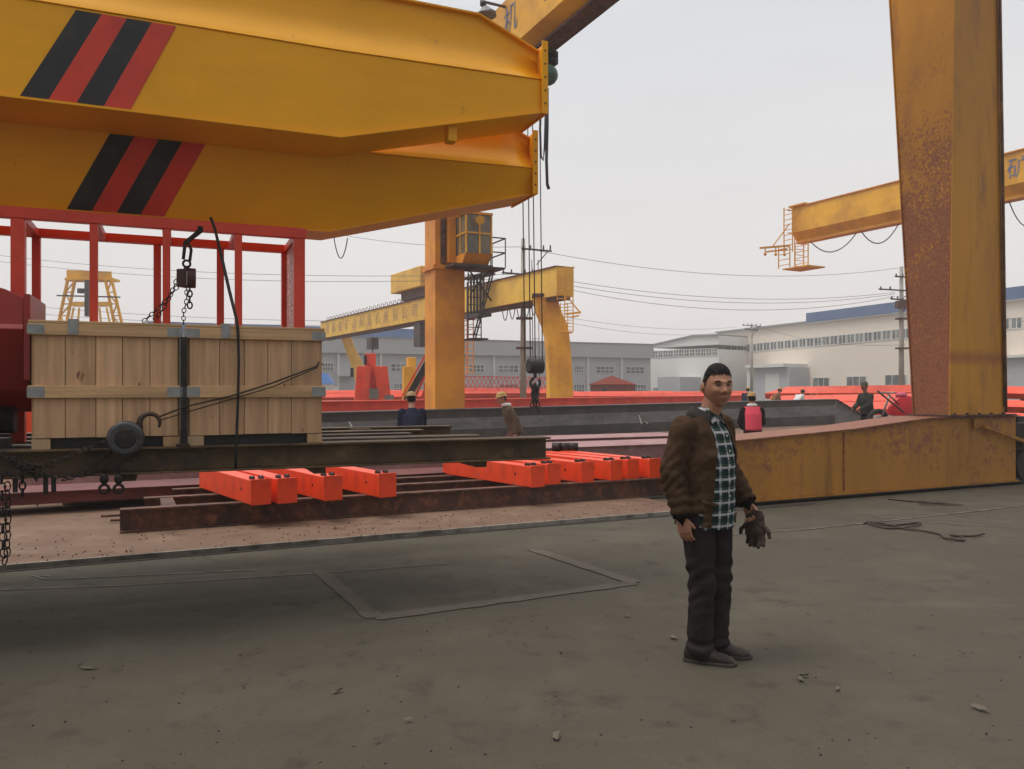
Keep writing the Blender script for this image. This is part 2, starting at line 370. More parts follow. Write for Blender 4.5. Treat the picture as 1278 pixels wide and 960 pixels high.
# ------------------------------------------------------------------ yellow crane girders on the trailer
def crane_girder(name, t0, zb, zc, zA, s1, s2, sE, zbE, zAE, zcE, wid, stripes, label, tilt=0):
    th = thing(name, T(0, t0, zb), label, 'crane girder', 'yellow box girders loaded on the trailer')
    def prof(s):
        kb = max(0, (s-s1)/(sE-s1)); b = zb+(zbE-zb)*kb
        ka = max(0, (s-s2)/(sE-s2)); a = zA+(zAE-zA)*ka
        kc = max(0, (s-s1)/(sE-s1)); c = zc+(zcE-zc)*kc
        q = (a-c)/(zA-zc)
        P = [(tilt*(c-b)/(zc-zb),b),(.002,c-.02),(.006,c)]
        P += [(x, c+y*q) for x, y in ((.05,.065),(.095,.135),(.128,.20),(.145,.28),(.15,.36))] + [(.15,a)]
        Q = [(wid-x, z) for x, z in P][::-1]
        return P+Q
    ss = [-6, -3, 0, s1, (s1+s2)/2, s2, (s2+sE)/2, sE]
    g = MB(); g.smooth = False
    rings = [[T(s, t0+p[0], p[1]) for p in prof(s)] for s in ss]
    k = len(rings[0]); n0 = 0
    g.loft(rings)
    # smooth the bent shoulder only
    for i, f in enumerate(g.f):
        if len(f) == 4:
            js = sorted(x % k for x in f)
            if 2 <= js[0] and js[-1] <= 7: g.sm[i] = True
    # painted warning bands on the front plate, a hair proud
    (b0, b1), (u0, u1), z0, z1 = stripes
    for i in range(4):
        g.mi = 1 if i % 2 == 0 else 2
        a0 = b0+(b1-b0)*i/4; a1 = b0+(b1-b0)*(i+1)/4; c0 = u0+(u1-u0)*i/4; c1 = u0+(u1-u0)*(i+1)/4
        yy = lambda z: t0-.004+tilt*(zc-z)/(zc-zb)
        g.quad(T(a0,yy(z0),z0), T(a1,yy(z0),z0), T(c1,yy(z1),z1), T(c0,yy(z1),z1))
    g.mi = 0
    body = g.build('girder_body', [M['girder'], M['black'], M['stripe_red']], th)
    # weld seam under the shoulder and top flange lip
    g = MB(); g.tube([T(s, t0-.001, prof(s)[1][1]+.012) for s in ss], .006, 6)
    g.build('weld_seam', M['girder'], th)
    g = MB()
    for a, b in zip(ss, ss[1:]):
        za = prof(a)[8][1]; zb_ = prof(b)[8][1]
        g.hexa([T(a,t0+.11,za), T(b,t0+.11,zb_), T(b,t0+wid-.11,zb_), T(a,t0+wid-.11,za), T(a,t0+.11,za+.014), T(b,t0+.11,zb_+.014), T(b,t0+wid-.11,zb_+.014), T(a,t0+wid-.11,za+.014)])
    g.build('top_flange', M['girder'], th)
    # bottom plate slightly wider
    g = MB()
    for a, b in zip(ss[:-1], ss[1:]):
        za = prof(a)[0][1]; zb_ = prof(b)[0][1]
        o0 = prof(a)[0][0]-.02; o1 = prof(b)[0][0]-.02
        g.hexa([T(a,t0+o0,za-.016), T(b,t0+o1,zb_-.016), T(b,t0+wid+.02,zb_-.016), T(a,t0+wid+.02,za-.016), T(a,t0+o0,za-.002), T(b,t0+o1,zb_-.002), T(b,t0+wid+.02,zb_-.002), T(a,t0+wid+.02,za-.002)])
    g.build('bottom_plate', M['girder'], th)
    # end plate with bolt holes
    g = MB(); fr = Fr(T(sE,t0,0), dT)
    g.box(fr, 0.001, .014, -.03, wid+.03, zbE-.03, zAE+.03)
    g.box(fr, -.036, .014, -.034, -.022, zbE-.03, zAE+.03)
    ep = g.build('end_plate', M['girder'], th)
    n = 5
    for i in range(n):
        g = MB(); z = zbE+.05+(zAE-zbE-.1)*i/(n-1)
        g.cyl(fr(-.010,-.0365,z), fr(-.010,-.03,z), .008, seg=10); g.build('bolt_hole', M['black'], ep)
    return th
g1 = crane_girder('crane_girder', .28, 3.40, 4.03, 4.53, 1.918, 3.03, 3.548, 3.80, 4.32, 4.06, .50, ((-.084,.543),(.226,.82), 3.405, 4.00), 'upper and nearer yellow box girder with bright black and red slanted stripes')
g2 = crane_girder('crane_girder', .80, 2.845, 3.46, 3.90, 1.952, 3.42, 3.70, 3.29, 3.78, 3.50, .52, ((.099,.739),(.384,1.022), 2.855, 3.385), 'lower yellow box girder in shade, sitting on the red frame, with darker stripes', tilt=.17)  # front plate leaned inward so that it sees less sky and darkens
g = MB(); fr = Fr(T(2.75,.42,3.60), dT); g.box(fr, 0, .07, -.1, 0, -.12, .02)
g.build('lug', M['girder'], g1, bevel=.004)
g = MB(); pts = []
for i in range(13):
    a = i/12; pts.append(T(2.0+.11*a, 1.0, 2.80-.62*.27*math.sin(math.pi*a)**.8))
g.tube(pts, .004); tag(recentre(g.build('wire_loop', M['cable'])), 'thin black wire loop hanging beneath the lower yellow girder', 'wire')

# ------------------------------------------------------------------ trailer
tr = thing('flatbed_trailer', T(-1,1.1,0), 'dark oily steel flatbed trailer bed carrying crates and girders', 'trailer')
def chan(g, t0, s0, s1, z0, z1, out=-1, w=.1):
    fr = Fr(T(0,t0,0), dT)
    g.box(fr, s0, s1, 0, out*-w, z1-.014, z1); g.box(fr, s0, s1, 0, out*-w, z0, z0+.012)
    g.box(fr, s0, s1, out*-(w*.55), out*-(w*.55+.012), z0+.012, z1-.014)
g = MB(); chan(g, 0, -6, 3.47, 1.03, 1.2, -1, .16); g.build('side_rail', M['deck'], tr, bevel=.003)
g = MB(); chan(g, 2.3, -6, 3.4, 1.03, 1.2, 1, .14); g.build('side_rail', M['deck'], tr)
for t_, e_, z_ in ((.24,3.36,1.185),(.52,3.1,1.192),(.82,3.2,1.18),(1.12,2.7,1.19),(1.45,2.9,1.2),(1.8,2.3,1.215),(2.05,2.55,1.19)):
    g = MB(); fr = Fr(T(0,t_,0), dT); g.ibeam(fr, -5.8, e_, .1, z_-.12, .12, .17, .012, .01)
    g.build('deck_beam', M['deck'], tr)
for s_ in (-5.5,-4.3,-3.1,-1.9,-.7,.5,1.7,2.9):
    g = MB(); fr = Fr(T(s_,0,0), dT); g.box(fr, 0, .08, .1, 2.25, .98, 1.055)
    g.build('cross_member', M['deck'], tr)
# sub-frame and wheels, out of the photo to the left
g = MB(); fr = Fr(T(0,0,0), dT)
g.box(fr, -6, -3.2, .55, .7, .75, 1.0); g.box(fr, -6, -3.2, 1.6, 1.75, .75, 1.0); g.build('chassis_rail', M['deck'], tr)
tyre = mat('tyre_rubber', (.02,.02,.02), .85, bump=.2, bscale=40)
for s_ in (-4.0,-5.2):
    for t_ in (.12,2.18):
        g = MB(); c = T(s_,t_,.45); g.torus(c, nT, .33, .12, 28, 10); g.cyl(c-nT*.1, c+nT*.1, .24, seg=24)
        g.build('wheel', tyre, tr)
# hooks hanging below the side rail
for u_ in (12,72,88):
    pass
# ------------------------------------------------------------------ red tapered end carriage lying at the left
M['shade_red'] = mat('red_paint_darkened_as_shade', (.30,.018,.012), .4, layers=[((.16,.012,.01), 2, .4, .7)], bump=.05)  # red darkened in the colour itself to stand for shade
th = thing('end_carriage', T(-1.5,.4,1.2), 'red tapered steel box with shade in its paint, lying left of the wooden crates', 'steel box')
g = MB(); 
sec = lambda s, zt, zm, dt: [T(s,.46+dt,1.42), T(s,.30+dt,1.56), T(s,.08+dt,zm), T(s,.10+dt,zm+.03), T(s,.12+dt,zt), T(s,.7,zt), T(s,.7,1.42)]  # lower front slopes inward so that it faces down and turns dark
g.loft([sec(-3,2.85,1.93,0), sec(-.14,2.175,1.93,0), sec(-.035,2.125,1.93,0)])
g.build('box_body', M['shade_red'], th, bevel=.006)
g = MB(); fr = Fr(T(-.035,.08,0), dT); g.box(fr, 0.001,.035, .0,.64, 1.62, 2.145); g.build('end_plate', M['shade_red'], th, bevel=.004)
g = MB(); fr = Fr(T(0,.0,0), dT)
g.box(fr, -2.4,-2.2, .1,.7, 1.2,1.42); g.box(fr, -1.2,-1.0, .1,.7, 1.2,1.42); g.build('support_block', M['deck'], th)
th = thing('steel_drum', T(-.55,.3,1.2), 'dark rounded motor casing under the red steel box at the left edge', 'motor')
g = MB(); c = T(-.4,.35,1.36); g.cyl(T(-.75,.35,1.37), T(-.12,.35,1.37), .085, seg=20); g.build('casing', M['iron'], th)
g = MB(); fr = Fr(T(-.3,.35,0), dT); g.box(fr, -.35,.15,-.09,.09,1.201,1.26); g.build('mounting_foot', M['iron'], th)

# ------------------------------------------------------------------ red steel frame
th = thing('red_steel_frame', T(.8,.85,1.2), 'red welded post frame standing on the trailer behind the crates', 'steel frame')
fr = Fr(T(0,0,0), dT); W2 = .026
fs = [-.179,.283,.755,1.253,1.70]
for i, s_ in enumerate(fs):
    g = MB(); w_ = .042 if i in (0,4) else W2; g.box(fr, s_-w_, s_+w_, .80, .80+2*w_, 1.2, 2.735)
    g.build('post', M['red'], th, bevel=.003)
for i, s_ in enumerate([-.17,.68,1.16,1.68]):
    g = MB(); g.box(fr, s_-.028, s_+.028, 1.52, 1.576, 1.2, 2.735); g.build('post', M['red'], th)
g = MB(); g.box(fr, -3.2, 1.75, .79, .87, 2.736, 2.812); g.build('top_beam', M['red'], th, bevel=.003)
g = MB(); g.box(fr, -3.2, 1.72, 1.51, 1.58, 2.736, 2.80); g.build('top_beam', M['red'], th)
for s_ in fs:
    g = MB(); g.box(fr, s_-.03, s_+.03, .872, 1.508, 2.738, 2.79); g.build('cross_bar', M['red'], th)
g = MB(); g.box(fr, 1.69,1.70,.905,1.51,1.21,2.733)
g.build('side_panel', mat('perforated_red_sheet', (.46,.10,.08), .5, layers=[((.75,.55,.52), 46, .50, .56, 1)]), th)
g = MB(); g.box(fr, -.66,-.50,.70,.79,2.55,2.735); g.build('hanger_plate', M['red'], th)
for s_ in (-.68,-1.4,-2.2,-3.1):
    g = MB(); g.box(fr, s_-.04, s_+.04, .80, .88, 1.2, 2.735); g.build('post', M['red'], th)
g = MB(); g.box(fr, -.66,-.5,1.0,1.1,2.4,2.73); g.build('hanger_plate', M['maroon'], th)

# ------------------------------------------------------------------ wooden crates
def crate(s0, s1, label, plk):
    th = thing('wooden_crate', T((s0+s1)/2,.38,1.2), label, 'crate', 'pine crates on the trailer')
    z0, z1 = 1.265, 1.965; t0, t1 = .03, .72
    x = s0+.012
    ws = [random.uniform(.85,1.2) for _ in range(plk)]; tot = sum(ws)
    for w_ in ws:
        ww = (s1-s0-.024)*w_/tot
        g = MB(); fr = Fr(T(0,0,0), dT); j = random.uniform(0,.003)
        g.box(fr, x+.0018, x+ww-.0018, t0-j, t0+.02, z0+random.uniform(0,.004), z1)
        o = g.build('plank', M['wood'], th, bevel=.0015); x += ww
        o.data.materials[0] = PLK[random.randrange(len(PLK))]
    fr = Fr(T(0,0,0), dT)
    for e0 in (s0, s1-.018):
        g = MB(); g.box(fr, e0, e0+.018, t0+.021, t1, z0, z1); g.build('end_panel', M['wood'], th)
    g = MB(); g.box(fr, s0, s1, t1+.001, t1+.02, z0, z1); g.build('rear_panel', M['wood'], th)
    g = MB(); g.box(fr, s0-.012, s1+.012, t0-.026, t1+.04, z1+.001, z1+.018); g.build('lid', M['wood_h'], th, bevel=.002)
    for (a, b) in ((1.895,1.964),(1.512,1.588)):
        g = MB(); g.box(fr, s0-.014, s1+.014, t0-.028, t0-.0035, a, b); bt = g.build('batten', M['wood_h'], th, bevel=.003)
        for (p, q, e0, e1) in ((s0-.018, s0+.075, s0-.018, s0-.0145),(s1-.075, s1+.018, s1+.0145, s1+.018)):
            g = MB(); g.box(fr, p, q, t0-.030, t0-.0285, a+.006, b-.008)
            g.box(fr, e0, e1, t0-.0285, t0+.03, a+.006, b-.008)
            g.build('corner_bracket', M['zinc'], bt)
    g = MB(); m_ = s0+(s1-s0)*.24
    g.box(fr, m_, m_+.055, t0-.033, t0-.0305, 1.90, 1.995); g.box(fr, m_, m_+.055, t0-.0305, t0+.05, 1.986, 1.995)
    g.build('lid_clip', M['zinc'], th)
    for (p, q) in ((s0+.002, s0+.10),(s1-.10, s1-.002)):
        g = MB(); g.box(fr, p, q, t0, t1, 1.201, 1.262); g.build('skid_foot', M['wood'], th)
    g = MB(); g.box(fr, s0+.101, s1-.101, t0+.05, t1-.02, 1.202, 1.261); g.build('gap_shade_block', M['black'], th)  # black block fills the open gap between the feet as its shade
PLK = []
for i, kk in enumerate((1.0,.86,1.1,.94)):
    c = (.60*kk,.37*kk,.205*kk)
    PLK.append(mat('pine_plank_%s' % 'abcd'[i], c, .72, layers=[(mul(c,.74), 2.2+i*.3, .4, .65, 8, (9,9,.5)), (mul(c,1.2), 3.1+i*.2, .52, .72, 6, (6,6,.35)), ((.17,.07,.035), 7+i, .69, .75, 2, (1.4,1.4,.8)), (mul(c,.85), 1.1, .5, .75, 3)], bump=.12, bscale=50))
crate(.012, .842, 'left pine crate, beside the red steel box, with chain hoist in front', 5)
crate(.885, 1.745, 'right pine crate, crossed by a dark sling and a diagonal rope', 5)
th = thing('stanchion', T(.863,.02,1.2), 'black steel stake post standing between the two wooden crates', 'post')
g = MB(); g.box(fr, .8435,.8835,-.0,.10,1.201,1.90); g.build('post_body', M['iron'], th)
g = MB(); g.box(fr, .82,.90,-.02,.09,1.2005,1.215); g.build('foot_plate', M['iron'], th)

# ------------------------------------------------------------------ slings, hoists, chains
def Tu(u, v, t):      # point on the plane at setback t seen at (u, v)
    k = (u-639)/F; b = OT+nT*t
    s = (k*b.y-b.x)/(dT.x-k*dT.y); p = b+dT*s
    return V((p.x, p.y, H+(487-v)/F*p.y))
g = MB(); P = [Tu(263,272,.55), Tu(268,285,.5), Tu(276,318,.35), Tu(286,362,.15), Tu(295,398,-.01), Tu(297,412,-.02), Tu(298,450,-.016), Tu(297,500,-.02), Tu(295,556,-.03), Tu(294,585,-.02)]
g.tube(P, [.010,.010,.011,.011,.010,.010,.009,.009,.010,.010], 8); tag(recentre(g.build('lashing_sling', M['rope'])), 'dark sling running down over the right crate to the trailer rail', 'sling')
g = MB(); g.tube([Tu(396,457,-.012), Tu(340,478,-.03), Tu(290,494,-.035), Tu(230,508,-.02), Tu(197,521,-.05)], .006, 6)
g.tube([Tu(396,459,-.012), Tu(340,483,-.03), Tu(290,498,-.035), Tu(235,514,-.02), Tu(199,525,-.05)], .004, 6)
g.tube([Tu(396,457,-.012), Tu(398,452,.03), Tu(402,455,.2)], .006, 6)
tag(recentre(g.build('lashing_rope', M['rope'])), 'thin dark rope pulled diagonally across the crates to a hook', 'rope')
# near chain hoist
th = thing('chain_hoist', Tu(157,547,-.1), 'dark round chain hoist with hook lying against the left crate', 'chain hoist')
c = Tu(157,547,-.12)
g = MB(); g.tube([c-nT*.05, c-nT*.045, c-nT*.03, c+nT*.05], [.085,.1,.105,.105], 28)
hub = g.build('gear_case', mat('hoist_grey_paint', (.06,.062,.068), .45, .2, layers=[((.03,.025,.022), 14, .45, .7)], bump=.1), th)
g = MB(); g.tube([c-nT*.058, c-nT*.0505], [.055,.06], 24); g.torus(c-nT*.046, nT, .078, .004, 28, 6); g.build('cover_cap', M['iron'], hub)
hc = Tu(187,528,-.1)
g = MB(); R_ = .058; pts = []; rr = []
for i in range(15):
    a = math.radians(215 - i*17.5); pts.append(hc + dT*R_*math.cos(a) + UP*R_*math.sin(a)); rr.append(.02 - .0007*i if i > 2 else .013+.003*i)
rr[-1] = .006; rr[-2] = .01
g.tube(pts, rr, 8); g.tube([pts[0], c+dT*.07+UP*.05], .014, 8); g.build('hook', mat('hook_iron', (.075,.045,.035), .5, .5), th)
g = MB()
def dang(p0, p1, sag, n=10): 
    p0 = V(p0); p1 = V(p1)
    return [p0+(p1-p0)*i/n-UP*sag*4*(i/n)*(1-i/n) for i in range(n+1)]
g.chain(dang(Tu(135,548,-.1), Tu(30,585,-.06), .02), .026, .0036)
g.chain(dang(Tu(140,562,-.1), Tu(75,600,-.05), .03), .026, .0036)
g.chain(dang(Tu(45,592,-.05), Tu(170,568,-.09), .06), .026, .0036)
g.build('hand_chain', M['iron'], th)
g = MB()
for j in range(7):
    p = Tu(random.uniform(0,60), random.uniform(562,590), -.05); q = Tu(random.uniform(5,90), random.uniform(565,598), -.07)
    g.chain(dang(p, q, random.uniform(.01,.05), 6), .024, .0036, 6, 4)
tag(recentre(g.build('chain_heap', M['iron'])), 'tangled heap of dark chain draped on the trailer rail at the left', 'chain')
g = MB(); g.chain([Tu(2,598,-.03), Tu(3,640,-.03), Tu(4,685,-.03), Tu(6,700,-.03), Tu(9,690,-.03), Tu(10,640,-.03), Tu(9,598,-.03)], .036, .0048)
tag(recentre(g.build('hanging_chain', M['iron'])), 'loop of chain hanging from the trailer to near the ground', 'chain')
g = MB(); g.chain([Tu(28,598,-.02), Tu(28,622,-.02)], .03, .006)
tag(recentre(g.build('short_chain', M['iron'])), 'short doubled length of chain dangling just right of the long chain loop', 'chain')
for u_, v_, n_, l_ in ((19,598,16,'black strap end dangling beside the short doubled chain'), (57,592,24,'wider black strap end dangling above the white bucket'), (67,596,18,'black strap end dangling rightmost under the trailer rail')):
    g = MB(); p = Tu(u_, v_, -.02); g.bar(p, p-UP*.005*n_, .026, .008, up=nT)
    tag(recentre(g.build('strap_end', M['rope'])), l_, 'strap')
for u_, l_ in ((130,'dark ratchet block hanging under the rail below the chain hoist'), (148,'dark hook block hanging just right of the ratchet block')):
    g = MB(); p = Tu(u_, 592, -.02); g.sphere(p-UP*.03, .028, 10, 6, (1,.7,1.2)); g.torus(p-UP*.09, nT, .026, .009, 12, 6); g.bar(p+UP*.04, p-UP*.02, .012)
    tag(recentre(g.build('tie_down_block', M['iron'])), l_, 'tie-down block')
# upper chain hoist
th = thing('chain_hoist', Tu(233,347,.55), 'small dark chain hoist hanging below the lower yellow girder', 'chain hoist')
c = Tu(233,347,.55)
g = MB(); g.hexa([c+dT*x+nT*y+UP*z for x,y,z in ((-.068,-.04,-.06),(.0,-.04,-.07),(.0,.04,-.07),(-.068,.04,-.06),(-.066,-.04,.055),(.0,-.04,.062),(.0,.04,.062),(-.066,.04,.055))])
g.cyl(c+dT*.002, c+dT*.06, .07, seg=18); g.build('gear_case', mat('hoist_maroon_paint', (.06,.018,.02), .5, .2), th, bevel=.004)
g = MB(); g.torus(c+UP*.10, nT, .024, .008, 14, 6); g.bar(c+UP*.05, c+UP*.085, .03); g.build('hook', M['iron'], th)
g = MB(); g.chain([c-UP*.07+dT*.0, c-UP*.16, c-UP*.24-dT*.02, Tu(229,405,.5)], .024, .0036); g.chain([c-UP*.07+dT*.02, c-UP*.20+dT*.02], .03, .006)
g.chain(dang(c-dT*.05-UP*.05, Tu(178,402,.45), .015), .024, .0036); g.chain(dang(c-dT*.06, Tu(190,400,.6), .05), .024, .0036)
g.build('hand_chain', M['iron'], th)
g = MB(); q = Tu(250,288,.6); g.tube([q+UP*.03, q, q-UP*.03-dT*.03, c+UP*.25-dT*.01, c+UP*.13-dT*.022], [.020,.022,.018,.013,.011], 8); g.tube([c+UP*.27-dT*.0, c+UP*.2+dT*.03, c+UP*.12+dT*.02], .011, 8); g.tube([q, Tu(246,292,.6), Tu(238,300,.58), c+UP*.25], .009, 8)
tag(recentre(g.build('hoist_sling', M['rope'])), 'knotted dark sling holding the small chain hoist', 'sling')

# ------------------------------------------------------------------ big gantry leg and foot beam at the right
th = thing('gantry_crane', KF(4.8,.3,0), 'near rusty yellow gantry leg rising from a long foot beam', 'gantry crane', None)
bk = lambda x: {0:.90,2:1.0,3.68:1.14,5.85:1.145}[x]
g = MB(); ks = [-.35,0,2,3.68,5.85]; zz = [.885,.90,1.0,1.14,1.145]
g.loft([[KF(s_,.03,.07), KF(s_,.03,z_-.02), KF(s_,.62,z_-.02), KF(s_,.62,.07)] for s_, z_ in zip(ks, zz)])
foot = g.build('foot_beam', M['foot'], th, bevel=.006)
g = MB()
for (a, za), (b, zb_) in zip(list(zip(ks, zz)), list(zip(ks, zz))[1:]):
    g.hexa([KF(a,-.03,za-.018), KF(b,-.03,zb_-.018), KF(b,.70,zb_-.018), KF(a,.70,za-.018), KF(a,-.03,za), KF(b,-.03,zb_), KF(b,.70,zb_), KF(a,.70,za)])
g.build('top_plate', rusty_leg('rust_stained_plate', 3, 4, .05, (.30,.17,.10)), foot)
g = MB(); g.box(KF, -.35,5.87,-.02,.68,.052,.068); g.build('bottom_plate', M['foot'], foot)
g = MB(); g.box(KF, -.3,9,-.06,.2,.036,.05); 
g.build('ground_rail', M['iron'], None); tag(bpy.data.objects['ground_rail'], 'dark flush crane rail beneath the near gantry foot beam', 'rail')
def legsec(z):
    k = (z-1.145)/(7.75-1.145); return (4.18+.12*k, 5.55-.16*k, 0, .665+.525*k)
g = MB(); R0 = []; 
for z in (1.147, 1.6, 3, 4.5, 6, 7.75, 10):
    a, b, c, d = legsec(z); R0.append([KF(a,c+.02,z), KF(b-.05,c+.02,z), KF(b-.05,d-.02,z), KF(a,d-.02,z)])
g.loft(R0); g.mi = 1
lg = g.build('leg', [M['leg_rust'], M['leg_clean']], th)
for p in lg.data.polygons:
    n = p.normal
    if n.dot(-nK) > .7 or n.dot(dK) > .7: p.material_index = 1
g = MB()   # front cover plate with overhanging edges
for z0_, z1_ in ((1.147,4.5),(4.5,7.75),(7.75,10)):
    a, b, c, d = legsec(z0_); a1, b1, c1, d1 = legsec(z1_)
    g.hexa([KF(a-.035,c+.002,z0_), KF(b,c+.002,z0_), KF(b,c+.018,z0_), KF(a-.035,c+.018,z0_), KF(a1-.035,c1+.002,z1_), KF(b1,c1+.002,z1_), KF(b1,c1+.018,z1_), KF(a1-.035,c1+.018,z1_)])
g.build('cover_plate', M['leg_clean'], lg)
g = MB()
for z0_, z1_ in ((1.147,4.5),(4.5,7.75),(7.75,10)):
    a, b, c, d = legsec(z0_); a1, b1, c1, d1 = legsec(z1_)
    g.hexa([KF(a-.02,d-.018,z0_), KF(b,d-.018,z0_), KF(b,d,z0_), KF(a-.02,d,z0_), KF(a1-.02,d1-.018,z1_), KF(b1,d1-.018,z1_), KF(b1,d1,z1_), KF(a1-.02,d1,z1_)])
g.build('rear_plate', M['leg_rust'], lg)
g = MB(); g.tube([KF(5.50,-.03,1.2), KF(5.47,-.03,2.5), KF(5.42,-.03,5), KF(5.3,-.03,9.8)], .022, 8); g.tube([KF(5.46,-.02,1.3), KF(5.36,-.02,5), KF(5.26,-.02,9.8)], .009, 6)
g.build('conduit', mat('rusty_conduit', (.12,.06,.03), .7, layers=[((.28,.14,.05), 3, .5, .65)]), lg)
g = MB(); g.box(KF, 4.05,5.7,-.08,.72,1.148,1.17)
for s_ in (4.2,4.5,4.8,5.1,5.4): g.cyl(KF(s_,-.05,1.17), KF(s_,-.05,1.2), .022, seg=8)
g.build('base_flange', M['rust'], lg)
g = MB(); g.box(KF, 3.9,4.9,-.9-8,1.3,10.0,11.3); g.build('main_girder', M['deep_yellow'], th)
g = MB(); g.cyl(KF(6.25,.1,.30), KF(6.25,.5,.30), .25, seg=28); g.build('travel_wheel', M['iron'], th)
g = MB(); g.box(KF, 5.86,6.5,.05,.55,.55,1.0); g.box(KF, 5.9,6.9,-.05,.06,.62,.70); g.box(KF, 5.88,6.3,.02,.5,1.02,1.12); g.tube([KF(5.9,-.1,.9),KF(6.1,-.15,.8),KF(6.3,-.1,.6),KF(6.6,-.12,.65)], .02); g.build('drive_unit', M['iron'], th)
g = MB(); g.bar(KF(4.9,-.05,.98), KF(5.9,-.06,.72), .05); g.box(KF, 4.72,4.86,-.01,.02,.95,1.1); g.build('bracket', M['foot'], th)
g = MB(); g.box(KF, 1.86,1.885,.012,.029,.1,.95); g.build('weld_strip', M['leg_rust'], foot)

# ------------------------------------------------------------------ central gantry: main girder overhead, leg, operator cab
CF = Fr(at(543,487,25.0)*1, dK); CF.o.z = 0
th = thing('gantry_crane', CF(.5,.45,0), 'orange-yellow gantry with operator cab on its leg, behind the trailer load', 'gantry crane')
g = MB(); g.box(CF, 0,1.0,0,.95,0,9.85); leg = g.build('leg', M['deep_yellow'], th, bevel=.01)
g = MB(); g.box(CF, -.08,.6,-.08,1.0,5.35,5.47); g.build('flange', M['deep_yellow'], leg)
g = MB(); g.box(CF, .18,.36,-.05,-.002,5.5,9.8); g.build('dark_gap_strip', M['rust'], leg)  # dark strip laid in for the dark gap beside the stiffener
g = MB(); g.box(CF, .38,.62,-.20,-.003,5.55,9.8); g.build('stiffener', M['deep_yellow'], leg)
c0 = V((.855,19.3,0)); MF = Fr(c0, nK)     # a along nK (away), b along -dK
MF.n = -dK
g = MB()
def gsec(a): return [MF(a,.5,10.12), MF(a,.5,11.42), MF(a,-.5,11.42), MF(a,-.5,10.12), MF(a,-.16,9.95), MF(a,-.16,9.85), MF(a,.16,9.85), MF(a,.16,9.95)]
g.loft([gsec(-22), gsec(9)]); mg = g.build('main_girder', M['old_yellow'], th)
g = MB(); g.box(MF, -22, 9.0, -.25,.25, 9.80, 9.848); g.box(MF, -22, 9.0, .17,.185, 9.86, 9.93); g.build('lower_flange', M['rust'], mg)
def text(ch, size, org, xd, yd, m, parent, ext=.004, name='painted_letter'):
    cu = bpy.data.curves.new('tmp', 'FONT'); cu.body = ch; cu.size = size; cu.extrude = ext; cu.align_x = 'CENTER'; cu.align_y = 'CENTER'
    cu.resolution_u = 2
    to = bpy.data.objects.new('tmp', cu); COL.objects.link(to)
    dg = bpy.context.evaluated_depsgraph_get(); dg.update()
    me = bpy.data.meshes.new_from_object(to.evaluated_get(dg))
    bpy.data.objects.remove(to); 
    xd = V(xd).normalized(); yd = V(yd).normalized(); zd = xd.cross(yd)
    mt = Matrix((xd, yd, zd)).transposed().to_4x4(); mt.translation = V(org)-wloc(parent)
    me.transform(mt); me.materials.clear(); me.materials.append(m)
    o = bpy.data.objects.new(name, me); COL.objects.link(o); o.parent = parent; BASE[o.name] = wloc(parent)
    return o
def on_face(u, v, F_, b):   # point on girder side plane offset b seen at pixel (u,v)
    k = (u-639)/F; p = F_(0,b,0); r = (k*p.y-p.x)/(F_.d.x-k*F_.d.y); p = p+F_.d*r
    return V((p.x,p.y,H+(487-v)/F*p.y))
text('机', .80, on_face(637,26,MF,.506), -nK, UP, M['letter'], th)
text('有', .80, on_face(637,26,MF,.506)-nK*2.0, -nK, UP, M['letter'], th)
text('重', .80, on_face(637,26,MF,.506)+nK*2.0, -nK, UP, M['letter'], th)
# cab
cab = MB()
cab.hexa([CF(.62,-.7,5.45), CF(1.5,-.7,5.45), CF(1.5,-.02,5.45), CF(.62,-.02,5.45), CF(.62,-1.0,5.75), CF(1.5,-1.0,5.75), CF(1.5,-.02,5.75), CF(.62,-.02,5.75)])
cb = cab.build('operator_cab', M['deep_yellow'], th)
g = MB(); g.box(CF, .6,1.52,-1.02,-.02,6.95,7.02); g.build('cab_roof', M['deep_yellow'], cb)
g = MB(); g.box(CF, .64,1.48,-.98,-.04,5.76,6.94); g.build('cab_glass', M['glass_green'], cb)
g = MB()
for a, b in ((.62,-1.0),(1.06,-1.0),(1.46,-1.0),(.62,-.55),(.62,-.06),(1.46,-.06)):
    g.box(CF, a, a+.05, b, b+.05, 5.755, 6.945)
g.box(CF, .61,1.51,-1.01,-.97,6.35,6.40); g.box(CF, .61,.65,-1.0,-.02,6.35,6.40); g.build('window_frame', M['old_yellow'], cb)
g = MB(); g.box(CF, .3,1.6,-.85,.0,5.37,5.44); g.build('cab_floor', M['grey_dark'], cb)
g = MB(); q = CF(1.0,-1.1,6.75); g.cyl(q, q-nK*.15-UP*.03, .10, .14, seg=12); g.build('floodlight', M['old_yellow'], cb)
def ladder(g, p0, p1, w, side, n, r=.02, cage=0, cn=None):
    p0 = V(p0); p1 = V(p1); s = V(side).normalized()*w/2
    g.bar(p0-s, p1-s, r*2); g.bar(p0+s, p1+s, r*2)
    for i in range(n):
        q = p0+(p1-p0)*(i+.5)/n; g.bar(q-s, q+s, r*1.4)
g = MB(); g.box(CF, 1.0,2.0,-.9,.1,5.34,5.39)
for a, b in ((2.0,-.9),(2.0,.1),(1.5,-.9),(1.55,.1)): g.bar(CF(a,b,5.39), CF(a,b,6.3), .035)
for z in (5.85,6.3): g.bar(CF(1.5,-.9,z), CF(2.0,-.9,z), .035); g.bar(CF(2.0,-.9,z), CF(2.0,.1,z), .035); g.bar(CF(1.55,.1,z), CF(2.0,.1,z), .035)
pf = g.build('access_platform', M['grey_dark'], th)
g = MB(); ladder(g, CF(1.12,-.5,3.2), CF(1.75,-.5,5.34), .5, nK+dK*.6, 9); ladder(g, CF(1.3,-.1,3.2), CF(1.3,-.1,5.34), .45, dK, 9, .018)
